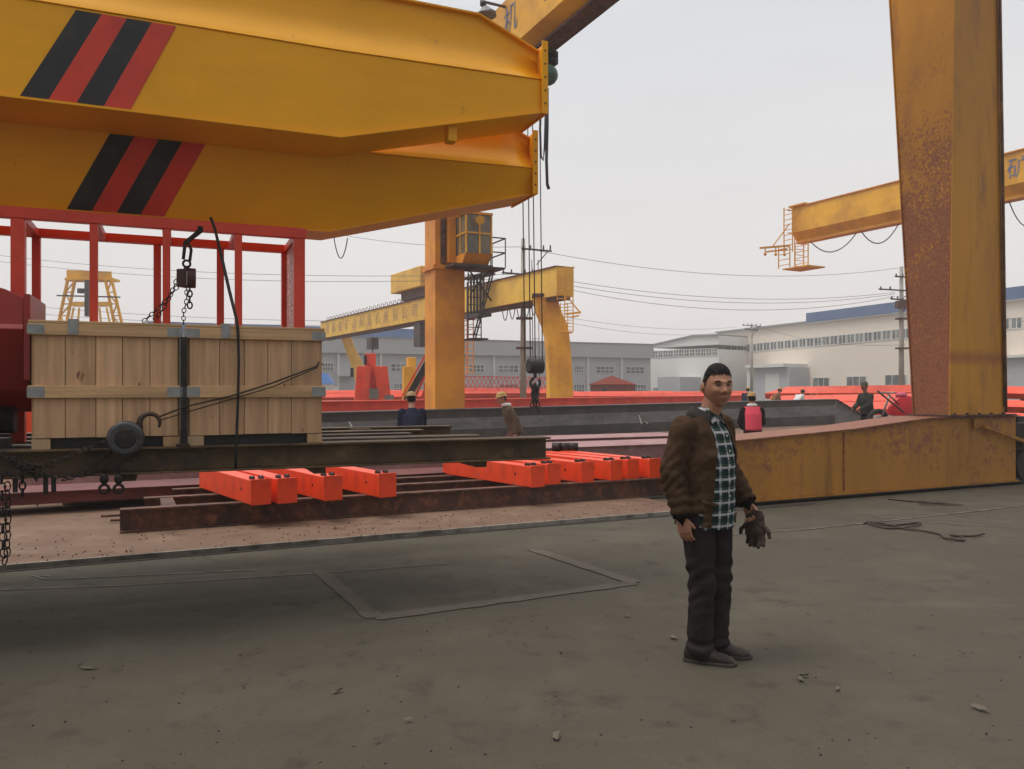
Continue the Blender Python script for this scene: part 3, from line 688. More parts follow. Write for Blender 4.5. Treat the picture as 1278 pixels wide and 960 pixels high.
g.bar(CF(1.05,-.3,5.3), CF(1.8,-.3,4.4), .04); g.bar(CF(1.0,-.5,4.6), CF(1.6,-.5,5.3), .04)
g.box(CF, 1.02,1.55,-.6,.1,3.14,3.19); g.build('access_ladder', M['grey_dark'], th)
# lamp on the main girder
th2 = thing('floodlight', at(610,15,19.5), 'grey cone floodlight hanging off the overhead yellow girder', 'lamp')
q = at(605,8,19.6)
g = MB(); g.tube([q, at(607,18,19.6)], [.06,.24], 18, cap=False); g.tube([at(607,18,19.6)+UP*.003, at(607,19.5,19.6)], [.24,.25], 18); g.build('lamp_shade', mat('lamp_grey', (.18,.18,.19), .5, .4), th2)
g = MB(); g.bar(at(600,1.5,19.6), at(636,10,20.4), .05); g.cyl(at(603,2,19.6), at(603,7,19.6), .08, seg=10); g.build('lamp_arm', M['grey_dark'], th2)
# trolley hoist under the main girder
th2 = thing('hoist_trolley', at(687,85,19.2), 'green and black electric hoist trolley under the overhead girder', 'hoist')
g = MB(); g.cyl(at(668,93,19.2), at(684,94,19.0), .24, seg=20); g.sphere(at(684,94,19.0), .24, 16, 8); g.build('motor', M['green'], th2)
g = MB(); q = at(686,66,19.2); g.box(Fr(q, dK), -.5,.15,-.15,.15,-.3,.0)
for i, (a, b) in enumerate(((688,64),(691,75),(683,74),(692,66))): g.sphere(at(a,b,19.0), .07, 8, 6)
g.bar(at(691,82,19.1), at(694,64,19.1), .06); g.build('trolley', M['iron'], th2)
g = MB(); g.tube([at(676,120,19), at(674,160,19), at(675,195,19), at(678,200,19), at(680,180,19), at(681,140,19)], .03, 6); g.tube([at(683,110,19), at(683,160,19), at(682,200,19), at(683,230,19), at(685,236,19)], .04, 6); g.build('pendant_cable', M['cable'], th2)
g = MB()
for u_, r_ in ((655,.014),(662,.014),(668,.014),(677,.014)): g.tube([at(u_-4,100,19.2), at(u_,452,19.2)], .014, 5)
g.build('hoist_rope', M['grey_dark'], th2)
th2 = thing('hook_block', at(668,500,19.2), 'dark hook block with chains hanging on hoist ropes above the yard', 'hook block')
q = at(668,457,19.2)
g = MB(); g.tube([q-dK*.19, q-dK*.17, q+dK*.17, q+dK*.19], [.14,.18,.18,.14], 16); g.build('sheave_block', M['iron'], th2)
g = MB(); q2 = at(668,478,19.2)
g.bar(q-UP*.15, q2+UP*.12, .07); g.torus(q2, V((0.3,-1,0)), .12, .035, 16, 6, a0=-2.2, a1=3.2); g.build('hook', M['iron'], th2)
g = MB()
for a, b in (((666,484),(664,512)),((669,484),(672,512)),((668,482),(668,506)),((665,486),(670,505)),((671,486),(666,500))): g.chain([at(a[0],a[1],19.2), at(b[0],b[1],19.2)], .10, .02, 6, 4)
g.build('lifting_chain', M['iron'], th2)

# ------------------------------------------------------------------ far gantries
def line_dir(a, b): return (b-a)
# middle far gantry
A = at(705,334,40); e0 = V((A.x, A.y, 0)); far_t = at(407,403,72); fd = V((far_t.x-A.x, far_t.y-A.y, 0)); LEN = fd.length; fd.normalize()
GF = Fr(e0, fd); GF.n = V((fd.y,-fd.x,0))   # b points toward the right side, visible face is -?
vis = -1 if V((-e0.x,-e0.y,0)).dot(GF.n) < 0 else 1
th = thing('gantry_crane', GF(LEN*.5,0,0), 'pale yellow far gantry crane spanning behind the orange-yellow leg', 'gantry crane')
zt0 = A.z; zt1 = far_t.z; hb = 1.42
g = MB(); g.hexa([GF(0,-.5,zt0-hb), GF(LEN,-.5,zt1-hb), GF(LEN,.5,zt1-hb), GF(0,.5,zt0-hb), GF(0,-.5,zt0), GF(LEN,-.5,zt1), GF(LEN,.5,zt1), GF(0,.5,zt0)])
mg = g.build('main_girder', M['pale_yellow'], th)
g = MB(); g.hexa([GF(-.05,-.3,zt0-hb-.18), GF(LEN,-.3,zt1-hb-.18), GF(LEN,.3,zt1-hb-.18), GF(-.05,.3,zt0-hb-.18), GF(-.05,-.3,zt0-hb-.002), GF(LEN,-.3,zt1-hb-.002), GF(LEN,.3,zt1-hb-.002), GF(-.05,.3,zt0-hb-.002)])
g.hexa([GF(0,-.58,zt0+.002), GF(LEN,-.58,zt1+.002), GF(LEN,.58,zt1+.002), GF(0,.58,zt0+.002), GF(0,-.58,zt0+.06), GF(LEN,-.58,zt1+.06), GF(LEN,.58,zt1+.06), GF(0,.58,zt0+.06)])
g.build('rail_flange', M['rust'], mg)
side = 1 if (GF(0,.5,0)).length < (GF(0,-.5,0)).length else -1
def gface(f, z): return GF(LEN*f, side*.51, z)
for i, ch in enumerate('河南省矿山起重机有限公司'):
    f = .95-.045*i; zc_ = zt0+(zt1-zt0)*f-.75
    text(ch, 1.0, gface(f, zc_), -fd, UP, M['letter_faint'], mg)
g = MB()
for i in range(22):
    f = .95-i*.021; p = GF(LEN*f, side*.45, zt0+(zt1-zt0)*f+.06); g.torus(p, fd.cross(UP), .28, .025, 8, 4, a0=0, a1=math.pi, xdir=fd)
g.build('cable_loops', M['rust'], mg)
def archleg(Fr_, a, y0, pts, wid, m, parent, dp=.9):
    # pts: (u,v, width px) sections at depth: built as box sections along the girder direction
    g = MB(); g.loft([[Fr_(a0, -dp/2, z), Fr_(a1, -dp/2, z), Fr_(a1, dp/2, z), Fr_(a0, dp/2, z)] for a0, a1, z in pts]); return g.build('leg', m, parent)
def a_of(u):   # distance along girder where u is seen
    k = (u-639)/F; p = GF(0,0,0); return (k*p.y-p.x)/(fd.x-k*fd.y)
def zz_(v, a): return H+(487-v)/F*GF(a,0,0).y
def bentleg(secs, Y, m, dp=.9):
    g = MB(); R = []
    for ul, ur, v in secs:
        p = at(ul,v,Y); q = at(ur,v,Y); p.z = q.z = max(0,p.z); n = V((-.15,.98,0))*dp; c = (q-p)*.38
        R.append([p, p+c-V((0,.12,0)), q, q+n, p+n])
    g.loft(R); return g.build('leg', m, th, bevel=.02)
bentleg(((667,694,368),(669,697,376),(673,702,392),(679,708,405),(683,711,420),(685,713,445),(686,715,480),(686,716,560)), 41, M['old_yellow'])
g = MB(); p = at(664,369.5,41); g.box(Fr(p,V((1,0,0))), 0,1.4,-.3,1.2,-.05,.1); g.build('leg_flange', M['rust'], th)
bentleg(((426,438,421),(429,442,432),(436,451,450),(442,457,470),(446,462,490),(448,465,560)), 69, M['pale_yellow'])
a = a_of(520); zt = zt0+(zt1-zt0)*a/LEN
g = MB(); a1_ = a_of(502); a2_ = a_of(540)
g.box(GF, a2_,a1_,-.9,.9,zt+.75,zt+2.1); g.cyl(GF(a2_-1,-.6,zt+2.1), GF(a2_-1,.6,zt+2.1), .9, seg=16); tro = g.build('trolley_house', M['pale_yellow'], th, bevel=.05)
g = MB(); g.box(GF, a2_,a1_-1.2,-.6,.6,zt+.12,zt+.74); g.build('trolley_frame', M['rust'], tro)
a3 = a_of(612)
g = MB(); z3 = zt0+(zt1-zt0)*a3/LEN
for i in range(6): g.box(GF, a_of(602+i*4), a_of(601+i*4), side*.9, side*1.0, z3-1.8, z3+.2+.06*i)
g.box(GF, a_of(624), a_of(598), side*.55, side*1.2, z3-1.95, z3-1.75); g.box(GF, a_of(628), a_of(598), side*.5, side*1.3, z3+.35, z3+.45); g.build('lift_cage', M['grey_dark'], th)
g = MB(); ladder(g, GF(a_of(606), side*1.0, z3-5.2), GF(a_of(606), side*1.0, z3-1.9), .7, fd, 12, .03); ladder(g, GF(a_of(599), side*1.0, z3-5.2), GF(a_of(599), side*1.0, z3-1.9), .5, fd, 12, .03); g.build('ladder', M['deep_yellow'], th)
g = MB()
ladder(g, at(701,375,39.4), at(701,333,39.4), .42, V((1,0,0)), 10, .022); ladder(g, at(710,414,39.4), at(710,332,39.4), .42, V((1,0,0)), 20, .022); ladder(g, at(704,414,39.4), at(704,378,39.4), .36, V((1,0,0)), 9, .02)
g.box(Fr(at(699,415,39.4),V((1,0,0))), 0,.6,-.3,.3,-.03,.03); g.bar(at(712,376,39.4), at(724,390,39.4), .06); g.bar(at(706,392,39.4), at(725,390,39.4), .09); g.bar(at(712,396,39.4), at(723,394,39.4), .07)
g.build('end_ladder', M['old_yellow'], th)
g = MB()
for i in range(6):
    p = GF(a_of(626+i*9), 0, zz_(379-i*2, a_of(626+i*9))); q = GF(a_of(635+i*9), 0, zz_(377-i*2, a_of(635+i*9))); g.tube(dang(p, q, 1.0, 8), .025, 4)
g.build('festoon_cable', M['wire'], th)
g = MB(); a4 = a_of(465); g.box(GF, a4-.5,a4+.5,-.3,.3, zz_(436,a4), zz_(430,a4)+.5); g.tube([GF(a4,0,zz_(436,a4)-.0), GF(a4,0,zz_(500,a4))], .04, 5); g.build('hook_unit', M['grey_dark'], th); g = MB()
g.box(GF, a_of(531),a_of(523),-.4,.4, zz_(433,a_of(527)), zz_(402,a_of(527))); g.build('hoist_unit', M['grey_dark'], th)

# right far gantry girder
A = at(997,262,44); B = at(1278,188,33.5); bd = V((B.x-A.x,B.y-A.y,0)).normalized()
RF = Fr(V((A.x,A.y,0)), bd); RF.n = V((bd.y,-bd.x,0))
if RF(0,1,0).length > RF(0,-1,0).length or True:
    RF.n = V((-bd.y,bd.x,0))
side = 1 if (V((-1,-.2,0))).dot(RF.n) > 0 else -1
th = thing('gantry_crane', RF(6,0,0), 'bright yellow far gantry girder with ladder at its end, passing behind the near leg', 'gantry crane')
zt = A.z; zs = zt-1.33; zf_ = zt-1.85
def sec(a): 
    k = side; return [RF(a,k*.55,zs), RF(a,k*.55,zt), RF(a,-k*.55,zt), RF(a,-k*.55,zs), RF(a,-k*.2,zf_+.12), RF(a,-k*.2,zf_), RF(a,k*.2,zf_), RF(a,k*.2,zf_+.12)]
g = MB(); g.loft([sec(0), sec(30)]); mg = g.build('main_girder', M['old_yellow'], th)
g = MB(); g.box(RF, -.02,30,-.62,.62,zt+.002,zt+.05); g.box(RF, 0,30,-.28,.28,zf_-.04,zf_-.002); g.build('flange', M['deep_yellow'], mg)
def aR(u):
    k = (u-639)/F; p = RF(0,side*.55,0); return (k*p.y-p.x)/(bd.x-k*bd.y)
for u_, ch in ((1271,'矿'),):
    a = aR(u_); p = RF(a, side*.56, 0); p.z = H+(487-211)/F*p.y; text(ch, .95, p, bd if True else -bd, UP, M['letter'], mg)
g = MB(); 
ladder(g, RF(-.06,side*.75,zt-2.4), RF(-.06,side*.75,zt+.1), .6, bd, 9, .025); g.bar(RF(0,side*.5,zt-.1), RF(-.06,side*.8,zt-.1), .05); g.bar(RF(0,side*.5,zs), RF(-.06,side*.8,zs), .05)
ladder(g, RF(.45,side*.3,zt-3.2), RF(.45,side*.3,zt-1.9), .9, bd, 4, .025); ladder(g, RF(-.25,-side*.3,zt-3.2), RF(-.25,-side*.3,zt-.1), .7, RF.n, 10, .025); ladder(g, RF(-.3,side*.8,zt-3.2), RF(-.3,side*.8,zt-2.0), .8, bd, 4, .025)
g.box(RF, -.7,1.0,-.5,.9,zt-3.25,zt-3.18); g.box(RF,-.1,1.0,-.7,.7,zt+.06,zt+.14); g.build('end_ladder', M['old_yellow'], th)
g = MB(); wv = V((-1,-.15,0)); p = RF(-.1,side*.6,zt-2.0)
g.bar(p, p+wv*1.7-UP*.18, .10); g.bar(p-UP*.15+V((0,.4,0)), p+wv*1.2-UP*.3+V((0,.4,0)), .08); g.bar(p+UP*1.2, p+wv*1.0-UP*.1, .05)
for f in (.3,.8,1.4): g.cyl(p+wv*f-UP*.5, p+wv*f-UP*.1, .03, seg=6); g.sphere(p+wv*f-UP*.5, .09, 8, 5)
g.build('collector_arm', M['old_yellow'], th)
g = MB()
for u0, u1, s_ in ((1003,1060,1.0),(1066,1112,1.0),(1120,1160,1.1),(1250,1300,1.6)):
    a0, a1 = aR(u0), aR(u1); g.tube(dang(RF(a0,0,zf_-.05), RF(a1,0,zf_-.05), s_*.75, 10), .03, 4)
g.build('festoon_cable', M['wire'], th)
g = MB(); g.loft([[RF(24.5,-.5,0),RF(26,-.5,0),RF(26,.5,0),RF(24.5,.5,0)],[RF(24,-.5,zf_-.05),RF(26,-.5,zf_-.05),RF(26,.5,zf_-.05),RF(24,.5,zf_-.05)]]); g.build('leg', M['old_yellow'], th)

# A-frame gantry seen between the red posts
AF = Fr(V((0,0,0)), V((1,0,0)))
th = thing('gantry_crane', gnd(111,62), 'small yellow A-frame gantry far away between the red posts', 'gantry crane')
def aframe(Y, sc, u0):
    q = lambda u, v, dy=0: at(u0+(u-111)*sc, 487+(v-487)*sc if False else v, Y)+V((0,dy,0))
    return q
q = lambda u, v, dy=0: at(u, v, 62+dy)
g = MB(); g.hexa([q(83,347), q(140,347), q(140,347,1), q(83,347,1), q(83,337), q(139,339), q(139,339,1), q(83,337,1)]); g.box(Fr(q(83,350), V((1,0,0))), -.1, 3.6, -.1, 1.1, 0, .18); g.build('cross_beam', M['old_yellow'], th)
for (ut, ub) in (((84,86),(49,51)),((93,95),(61,63)),((130,132),(164,166)),((138,140),(176,178))):
    g = MB(); a = q((ut[0]+ut[1])/2,347); b = q((ub[0]+ub[1])/2,487+H/62*1000); g.bar(a, b, .17); g.build('leg', M['old_yellow'], th)
g = MB()
for (a1_, b1_, a2_, b2_) in (((85,350),(69,487+25),(92.5,350),(77,512)),((132.5,350),(144,512),(138,350),(152,512))) and [((85,350),(50,512),(94,350),(62,512)),((131,350),(165,512),(139,350),(177,512))]:
    for i in range(11):
        f = i/11; f2 = (i+1)/11
        L = lambda A_, B_, f: q(A_[0]+(B_[0]-A_[0])*f, A_[1]+(B_[1]-A_[1])*f)
        g.bar(L(a1_,b1_,f), L(a2_,b2_,f2) if i % 2 else L(a2_,b2_,f), .09); g.bar(L(a1_,b1_,f2) if i%2==0 else L(a1_,b1_,f), L(a2_,b2_,f), .09)
g.build('lattice', M['old_yellow'], th)
g = MB(); g.bar(q(71,369,-.5), q(150,371,-.5), .10); g.box(Fr(q(98,366), V((1,0,0))), 0,.45,-.2,.2,0,.35); g.box(Fr(q(107,395), V((1,0,0))), 0,.3,-.2,.2,0,2.8); g.build('walkway', M['grey_dark'], th)
g = MB(); g.box(Fr(q(88,382,3), V((1,0,0))), 0, 3.1, 0,.6, 0,.35)
for a, b in ((92,66),(99,86),(124,138),(133,160)): g.bar(q(a,384,3), q(b,512,3), .12)
g.build('rear_frame', M['pale_yellow'], th)

# ------------------------------------------------------------------ sheds
def shed(name, label, pL, pR, yL, yR, ztop, depth, wallm, trim, slope=0):
    a = V(((pL-639)/F*yL, yL, 0)); b = V(((pR-639)/F*yR, yR, 0)); L = (b-a).length
    fr = Fr(a, b-a); 
    if fr(0,1,0).length < fr(0,-1,0).length: fr.n = -fr.n
    th = thing(name, fr(L/2,0,0), label, 'factory shed')
    g = MB(); g.box(fr, 0, L, 0, depth, 0, ztop); wall = g.build('wall', wallm, th)
    return th, fr, L, wall
def windows(fr, parent, a0, a1, z0, z1, n, gap=.25, m=None, name='window', mull=2):
    w_ = (a1-a0)/n
    for i in range(n):
        x0 = a0+i*w_+gap*w_/2; x1 = a0+(i+1)*w_-gap*w_/2
        g = MB(); g.box(fr, x0, x1, -.03, .02, z0, z1); g.mi = 1
        f_ = .07
        g.box(fr, x0-f_, x1+f_, -.08, -.031, z0-f_, z0); g.box(fr, x0-f_, x1+f_, -.08, -.031, z1, z1+f_)
        for k_ in range(mull+1):
            x = x0+(x1-x0)*k_/mull; g.box(fr, x-f_/2, x+f_/2, -.075, -.032, z0, z1)
        g.box(fr, x0, x1, -.07, -.033, (z0+z1)/2-f_/2, (z0+z1)/2+f_/2)
        g.build(name, [m or M['glass'], M['white_trim']], parent)
# grey shed
th, fr, L, wall = shed('factory_shed', 'long grey metal clad shed with small high windows behind the far gantry', 180, 812, 88, 112, 7.7, 30, M['wall_grey'], None)
def ufr(fr, u):
    k = (u-639)/F; p = fr(0,0,0); return (k*p.y-p.x)/(fr.d.x-k*fr.d.y)
def vz(fr, u, v): return H+(487-v)/F*fr(ufr(fr,u),0,0).y
g = MB(); g.box(fr, -.2, L+.2, -.5, -.002, 6.0, 7.85); g.build('parapet', mat('grey_parapet', (.46,.48,.50), .6), th)
g = MB(); g.box(fr, -.25, L+.25, -.58, .3, 7.85, 8.0); g.build('roof_trim', M['roof_grey'], th)
g = MB(); g.box(fr, 0, ufr(fr,545), 6, 18, 7.6, 9.6); g.build('raised_roof', M['blue_roof'], th)
for u_ in (422,475,560,616,733,775,340,280):
    a = ufr(fr,u_); g = MB(); g.box(fr, a-.12, a+.12, -.3,-.003, 0, 6.0); g.build('downpipe', M['white_trim'], th)
for u0, u1 in ((402,416),(488,512),(585,604),(622,647),(680,690),(717,728),(744,766),(781,804)):
    windows(fr, th, ufr(fr,u0), ufr(fr,u1), 3.9, 4.75, 1, .0, mull=4)
for u0, u1 in ((624,647),(716,729),(792,806),(492,505)):
    windows(fr, th, ufr(fr,u0), ufr(fr,u1), 1.2, 2.3, 1, .0, mull=4)
g = MB(); g.box(fr, ufr(fr,424), ufr(fr,440), -.04,-.004, 0, 3.2); g.box(fr, ufr(fr,422), ufr(fr,442), -1.2,-.04, 3.2, 3.35); g.build('door', M['wall_grey'], th)
# pale gable shed
th, fr, L, wall = shed('factory_shed', 'pale grey shed with a low gable behind the head of the man', 812, 897, 128, 118, 7.6, 40, M['wall_light'], None)
zl = vz(fr,814,432); zr = vz(fr,896,419); zp = vz(fr,865,420)+.25
g = MB(); ap = ufr(fr,865); g.prism([fr(0,.0,zl-.3), fr(L,.0,zl-.3), fr(L,.0,zr), fr(ap,.0,zr+.1), fr(0,.0,zl)], fr.n*40); g.build('gable', M['wall_light'], th)
g = MB()
for a, za, b, zb_ in ((-.1,zl,ap,zr+.1),(ap,zr+.1,L,zr)):
    g.hexa([fr(a,-.3,za+.003), fr(b,-.3,zb_+.003), fr(b,40,zb_+.003), fr(a,40,za+.003), fr(a,-.3,za+.22), fr(b,-.3,zb_+.22), fr(b,40,zb_+.22), fr(a,40,za+.22)])
g.build('roof', M['roof_grey'], th)
z0 = vz(fr,850,445); z1 = vz(fr,850,437)
windows(fr, th, ufr(fr,815), ufr(fr,896), z0, z1, 12, .12, mull=2)
windows(fr, th, ufr(fr,815), ufr(fr,846), vz(fr,830,492), vz(fr,830,484), 2, .08, mull=5)
g = MB(); g.box(fr, ufr(fr,847), ufr(fr,875), -5,-.003, 0, vz(fr,860,471)); g.build('porch', M['wall_grey'], th)
# cream shed
th, fr, L, wall = shed('factory_shed', 'long cream shed with blue roof and window bands at the right', 897, 1420, 128, 78, 8.6, 45, M['wall_beige'], None)
a1_ = ufr(fr,897); 
def topz(u): return vz(fr,u, 416-(u-897)*.1135)
zA_ = topz(897); zB_ = topz(1278)
aB = ufr(fr,1278); sl = (zB_-zA_)/aB
g = MB(); g.prism([fr(0,.0,8.5), fr(L,.0,8.5), fr(L,.0,zA_+sl*L), fr(0,.0,zA_)], fr.n*45); g.build('upper_wall', M['wall_beige'], th)
ab = ufr(fr,1009)
def slab(g, a, b, dz0, dz1, t0=-.5, t1=45):
    g.hexa([fr(a,t0,zA_+sl*a+dz0), fr(b,t0,zA_+sl*b+dz0), fr(b,t1,zA_+sl*b+dz0), fr(a,t1,zA_+sl*a+dz0), fr(a,t0,zA_+sl*a+dz1), fr(b,t0,zA_+sl*b+dz1), fr(b,t1,zA_+sl*b+dz1), fr(a,t1,zA_+sl*a+dz1)])
g = MB(); slab(g, -.3, ab, .003, .25); g.build('eaves', M['roof_grey'], th)
g = MB(); slab(g, ab, L, .003, 1.35); g.build('roof', M['blue_roof'], th)
g = MB(); slab(g, ab, L, -.12, -.002, -.45, -.002); g.build('eaves_trim', M['white_trim'], th)
g = MB(); g.box(fr, -.15,.05,-.1,.1,0,zA_); g.build('corner_trim', mat('teal_trim', (.20,.32,.35), .6), th)
n = 34; 
for i in range(n):
    u0 = 905+(1275-905)*(i/n)**1; 
aw0, aw1 = ufr(fr,905), ufr(fr,1277)
for i in range(n):
    x0 = aw0+(aw1-aw0)*(i+.08)/n; x1 = aw0+(aw1-aw0)*(i+.92)/n
    p0 = fr(x0,0,0); u_ = 639+F*p0.x/p0.y
    vt = 433-(u_-905)*.0995; vb = vt+ (8.5+ (u_-905)*.011)
    z1 = H+(487-vt)/F*p0.y; z0 = H+(487-vb)/F*p0.y
    g = MB(); g.box(fr, x0, x1, -.03,.02, z0, z1); g.mi = 1
    for k_ in range(3): 
        x = x0+(x1-x0)*k_/2; g.box(fr, x-.05,x+.05,-.08,-.031,z0,z1)
    g.box(fr, x0-.1,x1+.1,-.08,-.031,z0-.1,z0); g.box(fr, x0-.1,x1+.1,-.08,-.031,z1,z1+.1)
    g.build('window', [M['glass'], M['white_trim']], th)
for u0, u1, vt in ((907,923,477),(941,957,476),(1015,1035,472),(1057,1081,470.5),(1105,1131,468.5),(1150,1180,466)):
    a0 = ufr(fr,u0); a1 = ufr(fr,u1); windows(fr, th, a0, a1, .9, vz(fr,u0,vt), 1, 0, mull=3)
g = MB(); a0 = ufr(fr,965); a1 = ufr(fr,1010); g.box(fr, a0,a1,-4,-.003,0,vz(fr,985,456)-.4); g.build('porch', M['wall_grey'], th)
g = MB(); g.box(fr, a0-.8,a1-.3,-4.8,-.0,vz(fr,985,456)-.38,vz(fr,985,456)+.1); g.box(fr, a0-.9,a0-.3,-4.4,-3.9,0,vz(fr,985,456)-.4); g.build('porch_roof', M['white_trim'], th)
g = MB(); g.box(fr, ufr(fr,980), ufr(fr,998), -4.05,-4.01,0,vz(fr,985,463)-.5); g.build('doorway', M['white_trim'], th)
g = MB(); a0 = ufr(fr,1262); g.box(fr, a0,a0+8,-3,-.003,0,5.0); g.build('porch', M['wall_grey'], th)
g = MB(); g.box(fr, a0-.5,a0+9,-3.6,0,5.003,5.3); g.build('porch_roof', M['white_trim'], th)

# red roofed huts
def hut(u0, um, u1, v_e, v_r, v_b, Y, label, dr=True):
    th = thing('brick_hut', gnd((u0+u1)/2,Y), label, 'hut')
    p = lambda u, v, dy=0: at(u,v,Y)+V((0,dy,0))
    g = MB(); a = p(u0,v_b); b = p(um,v_b,-1.5) ; c = p(u1,v_b)
    zt = p(u0,v_e).z
    X0, X1 = a.x, c.x; fr = Fr(V((X0,Y,0)), V((1,-.12,0))); W = (X1-X0)
    g.box(fr, 0,W,0,3.5,0,zt); g.build('wall', M['brick'], th)
    zr = p(um,v_r).z; xm = (um-u0)/(u1-u0)*W
    g = MB(); g.loft([[fr(-.15,-.25,zt), fr(xm,-.25,zr), fr(W+.15,-.25,zt)], [fr(-.15,3.7,zt), fr(xm,3.7,zr), fr(W+.15,3.7,zt)]]); g.build('roof', M['tile'], th)
    if dr:
        g = MB(); g.box(fr, W*.26,W*.36,-.05,-.003,0,zt*.85); g.build('door', M['grey_dark'], th)
hut(737,763,792,480,469,498,62,'small red brick hut with red tiled roof and dark door', True)
hut(677,698,717,489,483,500,58,'lower brick hut roof at the foot of the far yellow leg', False)

# ------------------------------------------------------------------ poles and wires
def pole(u, vt, Y, label, arms, lat=False):
    th = thing('utility_pole', gnd(u,Y), label, 'utility pole', None)
    zt = at(u,vt,Y).z; x = gnd(u,Y)
    g = MB(); g.tube([x, x+UP*zt], [.20,.12], 10); g.build('pole_shaft', M['concrete'], th)
    for (v, hw, dx) in arms:
        p = at(u,v,Y)+V((dx,-.12,0)); g = MB(); g.bar(p-V((hw,0,-.1)), p+V((hw,0,-.05)), .09)
        g.bar(p+V((hw*.8,0,0)), p-UP*.8+V((0,0,0)), .05); 
        for k_ in (-.9,-.4,.45,.9): g.cyl(p+V((hw*k_,0,.03)), p+V((hw*k_,0,.28)), .05, seg=6)
        g.build('cross_arm', M['grey_dark'], th)
    if lat:
        g = MB(); ladder(g, x+V((.75,-.2,0)), x+V((.65,-.2,zt*.88)), .35, V((1,0,0)), 3, .02)
        for v in (385,399,436): p = at(u,v,Y); g.box(Fr(p, V((1,0,0))), -.4,.5,-.3,.1,0,.12 if v != 385 else .5)
        g.build('bracket', M['rust'], th)
    return th
pole(653,298,45,'tall concrete utility pole with crossarms beside the hoist ropes',[(313,.85,.75),(343,.9,-.3)], True)
pole(938,404,98,'distant concrete pole with crossarms in front of the cream shed',[(407,1.15,0),(412,.8,0)])
pole(1125,333,55,'tall concrete pole with crossarms just left of the near rusty leg',[(347,.9,.4),(363,1.3,-.3),(375,.8,0)], True)
wires = [((-60,311,62),(653,342,45),.8,'topmost of the pair behind the red posts'),((-60,318,62),(653,347,45),.9,'second of the pair behind the red posts'),
 ((400,288,60),(656,308,45),.4,'short span reaching the tall pole from behind the girder'),((656,310,45),(1150,330,60),1.2,'upper span crossing the open sky to the right'),
 ((656,341,45),(1117,365,55),.9,'upper of the three-wire run between the two tall poles'),((656,346,45),(1117,367,55),1.0,'middle of the three-wire run between the two tall poles'),((656,349,45),(1117,370,55),1.3,'lowest of the three-wire run between the two tall poles'),
 ((700,395,60),(920,408,98),.6,'upper wire reaching the distant pole'),((700,401,60),(920,412,98),.8,'lower wire reaching the distant pole'),
 ((-60,372,80),(560,400,75),.8,'upper of the low pair behind the crates'),((-60,382,80),(560,404,75),.8,'lower of the low pair behind the crates'),
((950,408,98),(1130,430,70),.8,'span from the distant pole across the cream shed'),((1250,395,70),(1330,405,60),.2,'span at the right edge before the cream shed')]
for a, b, s_, l_ in wires:
    g = MB(); g.tube(dang(at(*a), at(*b), s_, 24), .014 if a[2] < 70 else .02, 4)
    tag(recentre(g.build('overhead_wire', M['wire'])), 'thin overhead wire, '+l_, 'overhead wire', 'overhead wires')

# ------------------------------------------------------------------ yard steel: rails, beams
RF0 = Fr((-4.16, 8.5, 0), dK)
def steel_beam(name, fr, a0, a1, b, c0, h, wf, m, label, grp, tf=.018, tw=.014):
    g = MB(); g.ibeam(fr, a0, a1, b, c0, h, wf, tf, tw)
    return tag(recentre(g.build(name, m)), label, 'steel beam', grp)
Z0 = .036
steel_beam('steel_beam', RF0, 0, 7.6, .07, Z0, .255, .14, M['rust'], 'nearest rusty I-beam on the ground in front of the orange beams', 'rusty I-beams lying on the yard')
steel_beam('steel_beam', RF0, .25, 7.9, .95, Z0, .255, .14, M['rust'], 'second rusty I-beam, directly under the middle of the orange beams', 'rusty I-beams lying on the yard')
steel_beam('steel_beam', RF0, .6, 8.2, 1.75, Z0, .25, .14, M['rust'], 'third rusty I-beam, under the rear ends of the orange beams', 'rusty I-beams lying on the yard')
g = MB(); g.hexa([RF0(.42,.145,.22), RF0(.56,.145,.22), RF0(.56,.875,.22), RF0(.42,.875,.22), RF0(.42,.145,.285), RF0(.56,.145,.285), RF0(.56,.875,.285), RF0(.42,.875,.285)])
tag(recentre(g.build('cross_piece', M['rust'])), 'short rusty steel piece bridging the two nearest I-beams at the left end', 'steel piece')
g = MB(); g.tube([RF0(-.2,.9,.11), RF0(.3,.88,.11)], .018, 8); g.tube([RF0(-.1,.8,.07), RF0(.3,.78,.07)], .016, 8)
tag(recentre(g.build('steel_bar', M['rust'])), 'rusty round bars poking out by the left end of the I-beams', 'steel bar')
q = G(78,634); fr = Fr(V((q.x, q.y, 0)), dK)
g = MB(); g.ibeam(fr, 0, 2.6, .12, Z0, .25, .22, .02, .02); g.prism([fr(0,.0,Z0+.02), fr(0,.0,Z0+.23), fr(.55,.0,Z0+.23), fr(.5,.0,Z0+.15)], nK*.01)
tag(recentre(g.build('steel_beam', M['maroon'])), 'dark maroon H-beam lying behind the left ends of the rusty beams', 'steel beam')
